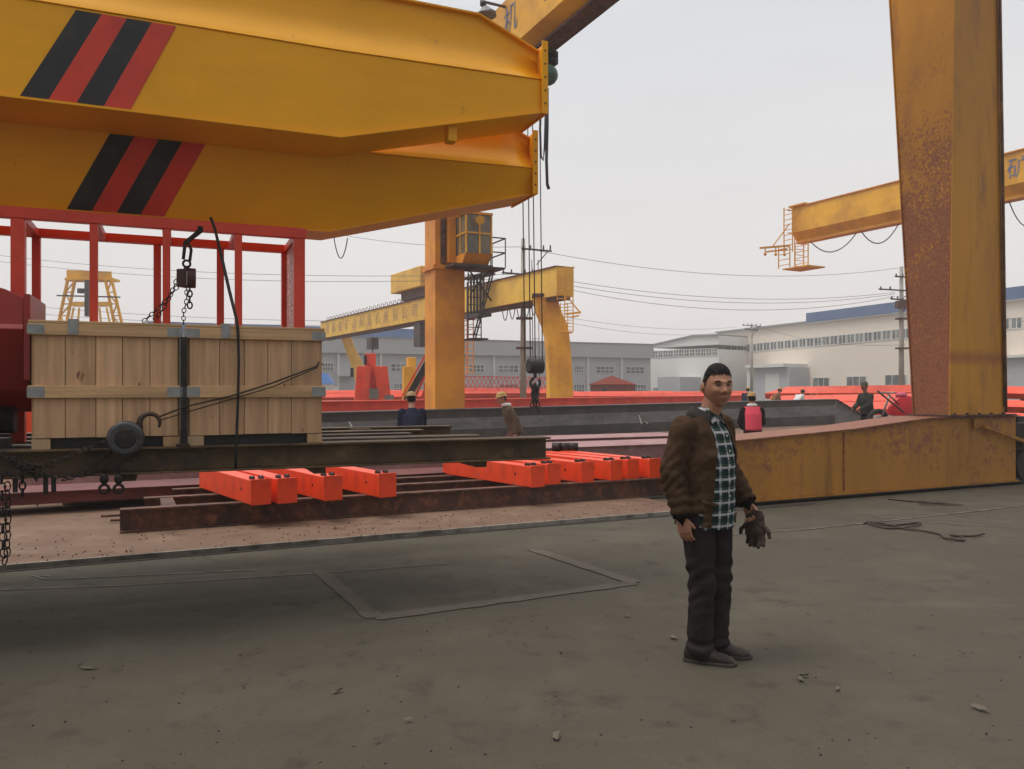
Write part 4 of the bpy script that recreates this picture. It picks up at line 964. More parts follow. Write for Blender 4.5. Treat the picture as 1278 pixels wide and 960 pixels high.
# primed girder slabs
q = V((1.83,15.1,0)); fr = Fr(q, dK)
for (a0,a1,b0,b1,z1,l_,m_) in ((-9.6,2.6,0,1.3,.50,'long dusty pink primed girder lying behind the orange beams','primer'),(-9.2,3.1,1.5,2.6,.55,'second dusty pink primed girder, just behind the first','primer'),(-10.5,-1.5,-1.4,-.7,.30,'low maroon primed plate girder under the trailer view','maroon')):
    g = MB(); g.box(fr, a0,a1,b0,b1,Z0+.12,z1); g.mi = 0; g.box(fr, a0,a1,b0-.06,b1+.06,z1+.001,z1+.016)
    tag(recentre(g.build('primed_girder', M[m_], bevel=.005)), l_, 'steel girder')
    wh = 'first' if m_ == 'primer' and b0 == 0 else 'second' if m_ == 'primer' else 'maroon'
    for a, pl in ((a0+.6,'left end'),((a0+a1)/2,'middle'),(a1-.6,'right end')):
        g = MB(); g.box(fr, a,a+.18,b0+.02,b1-.02,Z0,Z0+.119)
        tag(recentre(g.build('bearer_block', M['rust'])), 'rusty bearer block under the %s of the %s primed girder' % (pl, wh), 'block', 'bearer blocks under the primed girders')
def small_beam(u, v, idx, label, grp, L=2.0, hh=.272, ww=.205, ang=36.5, far=0, plain=False):
    Y = (H-.292)*1000/(v-487); p = gnd(u,Y); p.z = .292
    d = V((-math.sin(math.radians(ang)), math.cos(math.radians(ang)), 0)); x = V((d.y,-d.x,0))
    f = lambda a,b,c: p+x*a+d*b+UP*c
    th = thing('orange_beam', p, label, 'steel beam', grp)
    g = MB(); g.loft([[f(-ww/2,b,0), f(ww/2,b,0), f(ww/2,b,h_), f(-ww/2,b,h_)] for b, h_ in ((.0,hh),(.25,hh),(.6,hh*1.0),(L,hh))])
    g.build('beam_body', M['orange'], th, bevel=.006)
    g = MB(); g.hexa([f(-ww/2-.012,-.012,-.001), f(ww/2+.012,-.012,-.001), f(ww/2+.012,-.001,-.001), f(-ww/2-.012,-.001,-.001), f(-ww/2-.012,-.012,hh+.012), f(ww/2+.012,-.012,hh+.012), f(ww/2+.012,-.001,hh+.012), f(-ww/2-.012,-.001,hh+.012)])
    g.build('end_plate', M['orange'], th, bevel=.003)
    for a_ in (-.045,.055):
        for b_ in (.16,L-.2):
            g = MB(); g.cyl(f(a_-.022,b_,hh-.005), f(a_+.022,b_,hh-.005), .042, seg=18); w_ = g.build('wheel', M['iron'], th)
    g = MB(); g.cyl(f(-ww/2-.004,.35,hh*.55), f(-ww/2+.01,.35,hh*.55), .018, seg=10); g.build('bolt_hole', M['iron'], th)
    return th
grpA = 'orange box beams lying on the rusty rails'
ordn = ['leftmost', 'second from left', 'third from left', 'rightmost']
for i, (u, v) in enumerate(((325.5,630),(358.5,628),(415.5,624.5),(483.5,620.5))):
    small_beam(u, v, i, 'orange box beam, %s of the four under the crates' % ordn[i], grpA, L=2.05)
ordn = ['first', 'second', 'third', 'fourth', 'fifth', 'sixth and last']
for i, (u, v) in enumerate(((671,608),(691,604.5),(733,602),(769,599.5),(790,597.5),(817,596.5))):
    small_beam(u, v, i, 'orange box beam, %s from the left in the group of six nearest the man' % ordn[i], grpA, L=2.2)
q = G(438,612); g = MB(); fr = Fr(V((q.x,q.y,0)), dK); g.box(fr, 0,.16,0,.1,.29,.52); tag(recentre(g.build('spacer_block', M['grey_dark'])), 'grey steel block standing between two orange beams', 'block')
# long grey beam
A = at(300,519,21.0); B = at(1042,499,36); d = V((B.x-A.x,B.y-A.y,0)); L = d.length; fr = Fr(V((A.x,A.y,0)), d)
zA0, zA1 = A.z, B.z; zB0 = H-(558-487)/F*21; zB1 = H-(528-487)/F*36
th = thing('grey_girder', fr(L/2,0,0), 'long bare grey steel girder with a tapered right end', 'steel girder')
E2 = L+2.2
zt_ = lambda a: zA0+(zA1-zA0)*a/L
zb_f = lambda a: zB0+(zB1-zB0)*a/L
g = MB(); g.loft([[fr(0,.0,zb_f(0)), fr(0,.0,zt_(0)), fr(0,.5,zt_(0)), fr(0,.5,zb_f(0))],[fr(L,.0,zb_f(L)), fr(L,.0,zt_(L)), fr(L,.5,zt_(L)), fr(L,.5,zb_f(L))],[fr(E2,.0,zb_f(L)), fr(E2,.0,zb_f(L)+.25), fr(E2,.5,zb_f(L)+.25), fr(E2,.5,zb_f(L))]])
g.build('web', M['grey_steel'], th)
g = MB()
def fl(a,b,za,zb_,th_): g.hexa([fr(a,-.12,za), fr(b,-.12,zb_), fr(b,.62,zb_), fr(a,.62,za), fr(a,-.12,za+th_), fr(b,-.12,zb_+th_), fr(b,.62,zb_+th_), fr(a,.62,za+th_)])
fl(0,L,zt_(0),zt_(L),.03); fl(L,E2,zt_(L),zb_f(L)+.25,.03); fl(0,E2,zb_f(0)-.03,zb_f(L)-.03,.03); g.build('flange', M['grey_dark'], th)
g = MB()
for (a,b) in ((0,L),):
    g.hexa([fr(a,-.004,zt_(a)-.25), fr(b,-.004,zt_(b)-.25), fr(b,-.001,zt_(b)-.25), fr(a,-.001,zt_(a)-.25), fr(a,-.004,zt_(a)), fr(b,-.004,zt_(b)), fr(b,-.001,zt_(b)), fr(a,-.004+.003,zt_(a))])
    g.hexa([fr(a,-.004,zb_f(a)), fr(b,-.004,zb_f(b)), fr(b,-.001,zb_f(b)), fr(a,-.001,zb_f(a)), fr(a,-.004,zb_f(a)+.24), fr(b,-.004,zb_f(b)+.34), fr(b,-.001,zb_f(b)+.34), fr(a,-.001,zb_f(a)+.24)])
g.build('dark_band', M['grey_dark'], th)
for u_, v0, v1 in ((440,526,538),(800,518,529),(808,526,529)):
    g = MB(); k = (u_-639)/F; p = fr(0,-.006,0); a = (k*p.y-p.x)/(fr.d.x-k*fr.d.y); Yp = fr(a,0,0).y
    g.hexa([fr(a,-.007,H-(v1-487)/F*Yp), fr(a+.06,-.007,H-(v1-487)/F*Yp), fr(a+.06,-.005,H-(v1-487)/F*Yp), fr(a,-.005,H-(v1-487)/F*Yp), fr(a-.12,-.007,H-(v0-487)/F*Yp), fr(a-.08,-.007,H-(v0-487)/F*Yp), fr(a-.08,-.005,H-(v0-487)/F*Yp), fr(a-.12,-.005,H-(v0-487)/F*Yp)])
    g.build('chalk_mark', M['white_trim'], th)
g = MB()
for a in (1,6,11,16,20): g.box(fr, a,a+.3,0,.5,Z0,max(Z0+.05,zb_f(a)-.04))
g.build('support_block', M['rust'], th)
# long red I-beam behind it
A = at(330,503,26); B = at(930,494,46); d = V((B.x-A.x,B.y-A.y,0)); L = d.length; fr = Fr(V((A.x,A.y,0)), d)
th = thing('red_girder', fr(L/2,0,0), 'long bright red I-girder lying just behind the grey girder', 'steel girder')
zt_ = lambda a: A.z+(B.z-A.z)*a/L
g = MB(); hh = .52
g.hexa([fr(0,.1,zt_(0)-hh), fr(L,.1,zt_(L)-hh), fr(L,.5,zt_(L)-hh), fr(0,.5,zt_(0)-hh), fr(0,.1,zt_(0)), fr(L,.1,zt_(L)), fr(L,.5,zt_(L)), fr(0,.5,zt_(0))]); g.build('web', M['orange_far'], th)
g = MB(); fl(0,L,zt_(0),zt_(L),.03); fl(0,L,zt_(0)-hh-.03,zt_(L)-hh-.03,.03)
g.hexa([fr(0,.06,zt_(0)-hh+.16), fr(L,.06,zt_(L)-hh+.16), fr(L,.099,zt_(L)-hh+.16), fr(0,.099,zt_(0)-hh+.16), fr(0,.06,zt_(0)-hh+.19), fr(L,.06,zt_(L)-hh+.19), fr(L,.099,zt_(L)-hh+.19), fr(0,.099,zt_(0)-hh+.19)]); g.build('flange', M['orange_far'], th)
g = MB()
for a in (1,8,15,22): g.box(fr, a,a+.4,.05,.5,Z0,zt_(a)-hh-.035)
g.build('trestle', M['rust'], th)
# background rows of red girders
def red_row(u0,v0t,v0b,Y0,u1,v1t,v1b,Y1,label,m='orange_far',stripes=(),dp=1.0,slant=0):
    dp = .8
    A = at(u0,v0t,Y0); B = at(u1,v1t,Y1); d = V((B.x-A.x,B.y-A.y,0)); L = d.length; fr = Fr(V((A.x,A.y,0)), d)
    if fr(L/2,1,0).length < fr(L/2,-1,0).length: fr.n = -fr.n
    zb0 = at(u0,v0b,Y0).z; zb1 = at(u1,v1b,Y1).z
    th = thing('red_girder', fr(L/2,0,0), label, 'steel girder', 'red girders stacked across the yard')
    g = MB()
    def sec(a, f):
        zt_ = A.z+(B.z-A.z)*f; zb_ = zb0+(zb1-zb0)*f; m_ = zb_+(zt_-zb_)*.45
        return [fr(a,.05,zb_), fr(a,-.1,m_), fr(a,0,m_+.05), fr(a,.25,zt_), fr(a,dp,zt_), fr(a,dp,zb_)]
    rs = [sec(0,0), sec(L,1)]
    if slant:
        rs = [[p*1 for p in rs[0]]]+[sec(slant,slant/L)]+[rs[1]]
        q = rs[0]; zl_ = (q[0].z+q[3].z)/2
        for i in (2,3,4): q[i].z = max(zl_, q[1].z+.04) if i != 2 else q[1].z+.03
    g.loft(rs); g.build('girder_body', M[m], th)
    for (us, c) in stripes:
        k = (us-639)/F; p = fr(0,-.02,0); a = (k*p.y-p.x)/(fr.d.x-k*fr.d.y); f = a/L; zt_ = A.z+(B.z-A.z)*f; zb_ = zb0+(zb1-zb0)*f; m_ = zb_+(zt_-zb_)*.45
        g = MB(); g.hexa([fr(a,.045-.02,zb_+.03), fr(a+.22,.045-.02,zb_+.03), fr(a+.22,.045,zb_+.03), fr(a,.045,zb_+.03), fr(a-.28,-.125,m_-.01), fr(a-.06,-.125,m_-.01), fr(a-.06,-.10,m_-.01), fr(a-.28,-.10,m_-.01)])
        g.build('stripe', M[c], th)
    g = MB()
    n = max(2, int(L/6))
    for i in range(n):
        a = .8+(L-1.8)*i/(n-1); zb_ = zb0+(zb1-zb0)*a/L
        if zb_ > Z0+.03: g.box(fr, a, a+.14, .3, .45, Z0, zb_-.003)
    if g.f: g.build('support_block', M['rust'], th)
    return th
red_row(300,492,501,42,840,488,496,60,'long red girder row behind the red I-girder, left and centre')
red_row(330,488,493,52,640,486,493,64,'low red girder at the far left behind the upright red frames')
red_row(560,484,497,46,700,485,495,52,'pale red girder with lattice railing right of the orange-yellow leg')
red_row(715,490,498,50,935,488,498,60,'orange girder behind the head of the man')
red_row(955,483,498,46,1240,479,497,40,'upper orange girder with yellow and black stripe behind the crouching workers', stripes=((1012,'black'),(1015,'old_yellow'),(1018,'black'),(1021,'old_yellow')), slant=1.2)
red_row(960,494,509,43,1150,491,507,38,'lower orange girder just behind the grey girder end')
red_row(1040,502,518,39,1300,499,518,34,'nearest orange girder behind the red motorcycle')
red_row(1235,482,497,26,1330,484,500,24,'orange girder at the right edge beyond the leg, top of the pile')
red_row(1230,500,512,23,1330,502,516,21,'orange girder at the right edge, middle of the pile')
red_row(1240,516,530,21,1330,518,533,20,'orange girder at the right edge, bottom of the pile')
g = MB(); p = at(1060,492,29); fr = Fr(p, V((1,-.3,0))); g.box(fr, 0,.5,-.25,-.2,-.1,.4)
# lattice railing
g = MB(); a = at(565,476,45); b = at(700,478,49)
for i in range(26):
    p = a+(b-a)*i/26; q = a+(b-a)*(i+1)/26; g.bar(p+UP*.28, q-UP*.28, .03); g.bar(p-UP*.28, q+UP*.28, .03)
g.bar(a+UP*.3,b+UP*.3,.05); g.bar(a-UP*.3,b-UP*.3,.05)
for i in range(6): p = a+(b-a)*i/5; g.bar(V((p.x,p.y,p.z-.3)), V((p.x,p.y,at(600,487,45).z)), .06)
tag(recentre(g.build('lattice_rail', M['orange_far'])), 'low red lattice railing lying on girders right of the orange-yellow leg', 'railing')
# upright red machine frames
th = thing('red_bogie_frames', gnd(466,40), 'group of tall upright red crane end frames left of the orange-yellow leg', 'crane end frame')
def upr(ul,ur,vt,vb,Y,lean,m,name,dp=.7):
    a = at(ul,vb,Y); b = at(ur,vb,Y); zt_ = at(ul,vt,Y).z; x = V((1,.25,0)).normalized(); W = (b.x-a.x); n = V((-.25,1,0)).normalized()
    g = MB(); o = V((a.x,a.y,0)); o2 = o+V((lean,0,0))
    g.hexa([o, o+x*W, o+x*W+n*dp, o+n*dp, o2+UP*zt_, o2+x*W*.92+UP*zt_, o2+x*W*.92+n*dp+UP*zt_, o2+n*dp+UP*zt_]); return g.build(name, m, th, bevel=.02)
upr(440,452,457,500,40,.25,M['orange_far'],'upright'); upr(453,460,458,500,39.8,.1,M['orange_far'],'upright'); upr(456,470,441,500,40.5,0,M['orange_far'],'upright'); u_ = upr(474,491,457,500,40,-.25,M['orange_far'],'upright')
g = MB(); p = at(461,495,39.6); g.box(Fr(V((p.x,p.y,0)), V((1,.1,0))), 0,.45,-.05,.1,at(461,498,39.6).z,at(461,485,39.6).z); g.build('motor', M['grey_steel'], th); g = MB(); p = at(480,495,39.5); g.box(Fr(V((p.x,p.y,0)), V((1,.1,0))), 0,.45,-.05,.1,at(461,500,39.6).z,at(461,493,39.6).z); g.build('motor', M['grey_steel'], th)
g = MB(); 
for ul, vt, vb in ((455.5,443,455),(438.5,459,470)): p = at(ul,vb,40.3); g.box(Fr(V((p.x,p.y,0)), V((1,.1,0))), -.05,.08,0,.5,p.z,at(ul,vt,40).z)
g.build('buffer', M['iron'], th)
th = thing('yellow_frame', gnd(515,38), 'upright yellow steel frame between red frames and orange-yellow leg', 'crane end frame')
upr(504,515,457,500,38,.0,M['old_yellow'],'upright'); upr(509,520,446,500,38.6,0,M['old_yellow'],'upright')
th = thing('conveyor', gnd(520,36), 'dark inclined conveyor with red side rails leaning by the orange-yellow leg', 'conveyor')
g = MB(); a = at(506,502,35); b = at(541,440,35); g.bar(a, b, .5, .25); g.build('belt', M['iron'], th)
g = MB(); g.bar(a+V((-.1,-.3,.25)), b+V((-.1,-.3,.25)), .08); g.bar(at(516,500,35.5), at(534,462,35.5), .1); g.bar(at(524,502,35.5), at(538,470,35.5), .1); g.bar(at(530,502,35.5), at(530,478,35.5), .08); g.build('side_rail', M['orange_far'], th)
# blue topped booth
th = thing('guard_booth', gnd(406,60), 'small booth with blue top beside the right crate edge, far off', 'booth')
g = MB(); fr = Fr(gnd(399,60), V((1,0,0))); g.box(fr, 0,.8,0,1,0,at(0,479,60).z); g.box(fr, .82,1.15,0,1,0,at(0,481,60).z-.1); g.build('wall', M['white_trim'], th)
g = MB(); z_ = at(0,479,60).z; g.hexa([fr(-.1,-.1,z_), fr(.95,-.1,z_), fr(.95,1,z_), fr(-.1,1,z_), fr(-.05,.2,z_+.8), fr(.45,.2,z_+.8), fr(.45,.8,z_+.8), fr(-.05,.8,z_+.8)]); g.build('roof', mat('bright_blue_sheet', (.08,.22,.60), .5), th)
# things seen under / behind the trailer at left
q = G(42,626); th = thing('plastic_bucket', q, 'white bucket with red print standing under the trailer edge', 'bucket')
g = MB(); g.tube([q+UP*.037, q+UP*.25], [.075,.095], 20); g.build('bucket_body', M['white_bag'], th); g = MB(); g.torus(q+UP*.25, UP, .096, .006, 20, 6); g.build('rim', M['white_trim'], th)
g = MB(); p = G(46,636); g.tube([p+UP*.05, p+V((.14,.1,.30))], .010, 6); tag(recentre(g.build('steel_rod', M['iron'])), 'thin rod leaning beside the white bucket', 'rod')
q = G(30,600); g = MB(); fr = Fr(V((q.x-1.5,q.y,0)), dK); g.box(fr, 0,1.55,0,.9,Z0,1.4); g.box(fr,1.56,1.8,.1,.5,Z0,1.1)
tag(recentre(g.build('orange_stack', M['orange'], bevel=.02)), 'orange steel box seen through the gap beside the left crate', 'steel box')
q = G(75,612); g = MB(); g.box(Fr(V((q.x,q.y,0)), dK), 0,.16,0,.2,Z0,.42); tag(recentre(g.build('orange_post', mat('faded_peach_paint', (.6,.25,.14), .6))), 'peach coloured post stub behind the maroon H-beam end', 'post')
# loose gear behind group B
th = thing('scrap_pile', G(704,599), 'dark steel rollers lying behind the nearest six orange beams', 'scrap')
g = MB()
for (u_, v_) in ((695,568),(704,569),(715,567)): p = at(u_,v_,13.2); g.cyl(V((p.x-.08,p.y,.62)), V((p.x+.08,p.y,.62)), .075, seg=14)
g.build('roller', M['iron'], th)
# motorcycle
q = gnd(1112,20); th = thing('motorcycle', q, 'red motor tricycle with a dark front wheel parked behind the foot beam', 'motorcycle')
mf = Fr(V((q.x,q.y,0)), V((1,.15,0)))
for a in (-.35,.75):
    g = MB(); g.torus(mf(a,0,.75-.4+.35+.1), mf.n, .24, .06, 20, 8); w_ = g.build('wheel', tyre, th)
    g = MB(); g.cyl(mf(a,-.05,.80), mf(a,.05,.80), .10, seg=12); g.build('rim', M['zinc'], w_)
g = MB(); R_ = []
for a, w_, z0_, z1_ in ((-.05,.08,.95,1.15),(.15,.14,.9,1.38),(.45,.16,.85,1.42),(.75,.12,.85,1.25),(1.0,.06,.95,1.1)):
    R_.append([mf(a,-w_,z0_), mf(a,w_,z0_), mf(a,w_*.7,z1_), mf(a,-w_*.7,z1_)])
g.smooth = True; g.loft(R_); g.build('body_fairing', mat('glossy_red', (.6,.01,.02), .25), th, bevel=.02)
g = MB(); g.tube([mf(-.35,-.09,.8), mf(-.15,-.09,1.3), mf(-.1,-.09,1.45)], .025, 6); g.tube([mf(-.1,-.3,1.5), mf(-.1,.3,1.5)], .018, 6); g.build('fork', M['zinc'], th)
g = MB(); g.sphere(mf(.28,0,1.43), .12, 12, 8, (1.2,1,.7)); g.build('saddle', mat('pink_seat_cover', (.55,.08,.15), .6), th)
g = MB(); g.box(mf, -.1,1.2,-.2,.2,.05,.6); g.build('stand', M['orange_far'], th)
g = MB(); g.tube([at(1095,488,19), at(1128,515,19)], .025, 5); g.tube([at(1108,492,19.2), at(1122,505,19.2)], .02, 5); tag(recentre(g.build('scaffold_pole', M['rust'])), 'thin dark poles leaning across the red tricycle', 'pole')
# cable on the ground
g = MB(); pts = [(1078,655),(1085,653),(1100,658),(1125,656),(1148,654),(1140,659),(1112,661),(1092,658),(1084,655),(1100,654),(1130,662),(1150,665),(1172,668),(1178,673),(1188,676),(1202,676),(1200,672),(1186,671),(1198,670),(1215,671),(1228,669)]
P = [G(*p)+UP*(.012+.006*(i % 3)) for i, p in enumerate(pts)]
Q = []
for i in range(len(P)-1):
    p0 = P[max(i-1,0)]; p1 = P[i]; p2 = P[i+1]; p3 = P[min(i+2,len(P)-1)]
    for k_ in range(6):
        t = k_/6; Q.append(.5*((2*p1)+(-p0+p2)*t+(2*p0-5*p1+4*p2-p3)*t*t+(-p0+3*p1-3*p2+p3)*t**3))
Q.append(P[-1]); g.tube(Q, .011, 6); tag(recentre(g.build('loose_cable', mat('muddy_cable', (.05,.03,.025), .8))), 'loose dark cable coiled on the ground near the foot beam', 'cable')
g = MB(); P = [G(1108,624)+UP*.01, G(1150,628)+UP*.01, G(1180,630)+UP*.01]; g.tube(P, .008, 5); tag(recentre(g.build('steel_wire', M['iron'])), 'short dark wire on the ground by the foot beam', 'wire')
g = MB()
def stain(u, v, rx, ry, z=.005):
    c = G(u, v); n = 18; q = len(g.v)
    for i in range(n):
        a = 2*math.pi*i/n; j = random.uniform(.6,1.2); g.v.append(c+V((rx*j*math.cos(a), ry*j*math.sin(a), z)))
    g.face(list(range(q, q+n)))
stain(1168,629,.30,.20); stain(1140,626,.2,.08,.006)
tag(g.build('oil_stain', mat('oil', (.025,.02,.018), .5)), kind='structure')
g = MB()
bits = [(840,797,.05),(1003,846,.03),(1045,862,.035),(1000,850,.04),(1222,887,.06),(783,771,.03),(421,865,.035),(110,836,.06),(510,902,.025),(470,928,.02),(694,922,.05),(1163,771,.02),(682,786,.02),(655,806,.02),(100,833,.03),(1110,840,.02),(700,818,.015),(610,795,.02)]
for u, v, r in bits:
    c = G(u,v)+UP*.006; a = random.uniform(0,6.28); n = 7; q = len(g.v); g.mi = random.choice((0,0,1))
    for i in range(n):
        t = 2*math.pi*i/n; x = r*math.cos(t); y = r*.35*math.sin(t); j = random.uniform(.7,1.2)
        g.v.append(c+V(((x*math.cos(a)-y*math.sin(a))*j, (x*math.sin(a)+y*math.cos(a))*j, random.uniform(0,.02))))
    g.face(list(range(q,q+n)))
for _ in range(420):
    u = random.uniform(-50,1330); v = 640+320*random.random()**1.3; c = G(u,v); r = random.uniform(.002,.007); g.mi = random.choice((0,1,1))
    if (c-GK.o).dot(nK) > -.1: continue
    g.sphere(c+UP*r*.5, r, 5, 3, (1,1,.6))
tag(g.build('litter', [M['asphaltbit'], mat('dark_scrap', (.03,.028,.025), .8)]), 'dry leaves and grit scattered on the yard', kind='stuff')
g = MB()
for _ in range(500):
    a = random.uniform(-3,8); b = random.gauss(0,1); 
    if b < 0: b = abs(b)
    c = GK(a, .05+b*.7, zt*0+.036); r = random.uniform(.003,.012)
    if b*.7 > 4 or a > 7.4: continue
    g.sphere(c+UP*r*.4, r, 5, 3, (1,1,.6))
tag(g.build('rust_flakes', M['rust']), 'rust flakes and grit along the rusty beams', kind='stuff')

# ------------------------------------------------------------------ people
M['skin'] = mat('skin', (.37,.185,.115), .5, spec=.3, layers=[((.30,.14,.085), 9, .45, .7)], bump=.03, bscale=120)
M['hair'] = mat('black_hair', (.007,.006,.006), .6, spec=.12, layers=[((.035,.03,.028), 40, .5, .7, 4, (1,1,3))], bump=.5, bscale=160)
def fabric(name, c, fold=.5, fs=7, layers=(), rough=.9):
    m = mat(name, c, rough, spec=.08, layers=[(mul(c,.62), 6, .42, .68, 5)]+list(layers), bump=fold, bscale=fs)
    for n in m.node_tree.nodes:
        if n.type == 'BUMP': n.inputs['Distance'].default_value = .06
    return m
def plaid():
    m = bpy.data.materials.new('green_navy_plaid'); m.use_nodes = True; t = m.node_tree; N = t.nodes; L = t.links; b = N['Principled BSDF']; b.inputs['Roughness'].default_value = .85; b.inputs['Specular IOR Level'].default_value = .1
    tcn = N.new('ShaderNodeTexCoord'); sp = N.new('ShaderNodeSeparateXYZ'); L.new(tcn.outputs['Object'], sp.inputs[0])
    def fn(op, a, b_=None, c=None):
        n = N.new('ShaderNodeMath'); n.operation = op
        for i, x in enumerate((a, b_, c)):
            if x is None: continue
            if isinstance(x, (int, float)): n.inputs[i].default_value = x
            else: L.new(x, n.inputs[i])
        return n.outputs[0]
    def line(src, per, off, wid):
        f = fn('FRACT', fn('ADD', fn('DIVIDE', src, per), off)); d = fn('ABSOLUTE', fn('SUBTRACT', f, .5)); return fn('LESS_THAN', d, wid)
    cur = None
    def lay(mask, c, k):
        nonlocal cur
        mm = N.new('ShaderNodeMix'); mm.data_type = 'RGBA'; L.new(fn('MULTIPLY', mask, k), mm.inputs['Factor'])
        if cur: L.new(cur, mm.inputs['A'])
        else: mm.inputs['A'].default_value = (.012,.018,.04,1)
        mm.inputs['B'].default_value = tuple(c)+(1,); cur = mm.outputs['Result']
    X = sp.outputs['X']; Z = sp.outputs['Z']
    for s_ in (X, Z):
        lay(line(s_, .066, .0, .20), (.012,.035,.028), .6)
        lay(line(s_, .066, .5, .10), (.55,.56,.58), .62)
        lay(line(s_, .066, .25, .025), (.16,.26,.12), .5)
    nz = N.new('ShaderNodeTexNoise'); nz.inputs['Scale'].default_value = 14; L.new(tcn.outputs['Object'], nz.inputs['Vector'])
    bp = N.new('ShaderNodeBump'); bp.inputs['Strength'].default_value = .5; bp.inputs['Distance'].default_value = .03; L.new(nz.outputs['Fac'], bp.inputs['Height']); L.new(bp.outputs[0], b.inputs['Normal'])
    L.new(cur, b.inputs['Base Color']); return m
def cap(g, p0, p1, r0, r1, seg=14):
    p0 = V(p0); p1 = V(p1); t = (p1-p0).normalized(); pts = []; rr = []
    for a in (80,55,30): pts.append(p0-t*r0*math.sin(math.radians(a))); rr.append(r0*math.cos(math.radians(a)))
    n = 5
    for i in range(n+1): pts.append(p0+(p1-p0)*i/n); rr.append(r0+(r1-r0)*i/n)
    for a in (30,55,80): pts.append(p1+t*r1*math.sin(math.radians(a))); rr.append(r1*math.cos(math.radians(a)))
    g.tube(pts, rr, seg)
def elof(g, rings, seg=20):   # rings (cx,cy,cz,rx,ry)
    R = []
    for (x,y,z,rx,ry) in rings: R.append([V((x+rx*math.cos(a), y+ry*math.sin(a), z)) for a in [2*math.pi*i/seg for i in range(seg)]])
    g.smooth = True; g.loft(R); g.smooth = False
def solid(g, voxel, smooth=2):
    """fuse overlapping closed volumes into one continuous surface, return a bmesh"""
    me = bpy.data.meshes.new('t'); me.from_pydata([tuple(p) for p in g.v], [], g.f)
    bm = bmesh.new(); bm.from_mesh(me); bmesh.ops.recalc_face_normals(bm, faces=bm.faces); bm.to_mesh(me); bm.free()
    o = bpy.data.objects.new('t', me); COL.objects.link(o)
    r = o.modifiers.new('r', 'REMESH'); r.mode = 'VOXEL'; r.voxel_size = voxel; r.use_smooth_shade = True
    if smooth: sm = o.modifiers.new('s', 'SMOOTH'); sm.factor = .5; sm.iterations = smooth
    dg = bpy.context.evaluated_depsgraph_get(); dg.update()
    m2 = bpy.data.meshes.new_from_object(o.evaluated_get(dg)); bpy.data.objects.remove(o)
    bm = bmesh.new(); bm.from_mesh(m2); return bm
def wrinkle(bm, fn):
    bm.normal_update()
    mv = [(v, v.normal*fn(v.co)) for v in bm.verts]
    for v, d in mv: v.co += d
def drop(bm, test):
    bmesh.ops.delete(bm, geom=[f for f in bm.faces if test(f.calc_center_median())], context='FACES')
def finish(bm, name, m, parent, thick=0):
    me = bpy.data.meshes.new(name); bm.to_mesh(me); bm.free(); me.materials.append(m)
    me.polygons.foreach_set('use_smooth', [True]*len(me.polygons))
    o = bpy.data.objects.new(name, me); COL.objects.link(o); o.parent = parent
    if thick: s = o.modifiers.new('t', 'SOLIDIFY'); s.thickness = thick; s.offset = 1
    return o
def head_geo(g, c, yaw=0, pitch=0, sc=1.0):
    """head centred at c (mid skull), face toward -Y, features from displaced grid"""
    n1, n2 = 96, 72; R = []
    rot = Matrix.Rotation(yaw, 3, 'Z') @ Matrix.Rotation(pitch, 3, 'X')
    def ga(x, s): return math.exp(-(x/s)**2)
    for i in range(n2+1):
        ph = -math.pi/2+math.pi*i/n2; ring = []
        for j in range(n1):
            th = 2*math.pi*j/n1
            x = math.cos(ph)*math.sin(th); y = -math.cos(ph)*math.cos(th); z = math.sin(ph)
            if i in (0, n2): x *= .02; y *= .02; 
            hx = .078; hy = .093; hz_ = .122
            p = V((x*hx, y*hy, z*hz_))
            low = max(0, -z)
            p.x *= 1-.15*low**1.8
            p.y += .0
            if y > 0: p.y *= 1-.35*low; p.z += .0
            # front plane flatter, jaw forward
            if y < 0:
                f = -y
                p.y -= .010*low*f
                X, Z = p.x, p.z
                d = 0
                d += .024*ga(X,.013)*ga(Z+.022,.016)+.012*ga(X,.010)*ga(Z-.004,.02)     # nose
                d += .006*(ga(X-.015,.008)+ga(X+.015,.008))*ga(Z+.030,.009)               # nostril wings
                d += .007*ga(Z-.028,.010)*ga(X,.05)                                       # brow
                d -= .009*(ga(X-.031,.014)+ga(X+.031,.014))*ga(Z-.010,.010)               # sockets
                d += .005*(ga(X-.031,.010)+ga(X+.031,.010))*ga(Z-.008,.006)               # lids
                d += .007*(ga(X-.042,.018)+ga(X+.042,.018))*ga(Z+.022,.02)                # cheeks
                d += .008*ga(X,.024)*(ga(Z+.057,.006)+ga(Z+.070,.007))-.004*ga(X,.026)*ga(Z+.0635,.004)   # lips
                d += .009*ga(X,.022)*ga(Z+.102,.014)                                      # chin
                p.y -= 1.35*d*min(1,f*1.6)
            ring.append(c+rot@(p*sc))
        R.append(ring)
    g.loft(R)
    for s_ in (-1,1):   # ears
        for k_ in range(1):
            q = c+rot@(V((s_*.076,.012,-.012))*sc); 
            R2 = []
            for i in range(7):
                a = -math.pi/2+math.pi*i/6; w_ = max(math.cos(a),.05)
                R2.append([q+rot@(V((s_*(.004+.010*max(0,math.cos(b)))*w_+s_*.004, .016*w_*math.cos(b*1)*.9, .030*math.sin(a)))+V((0,.010*math.sin(b)*w_,0)))*sc for b in [2*math.pi*j/8 for j in range(8)]])
            g.loft(R2)
    return rot
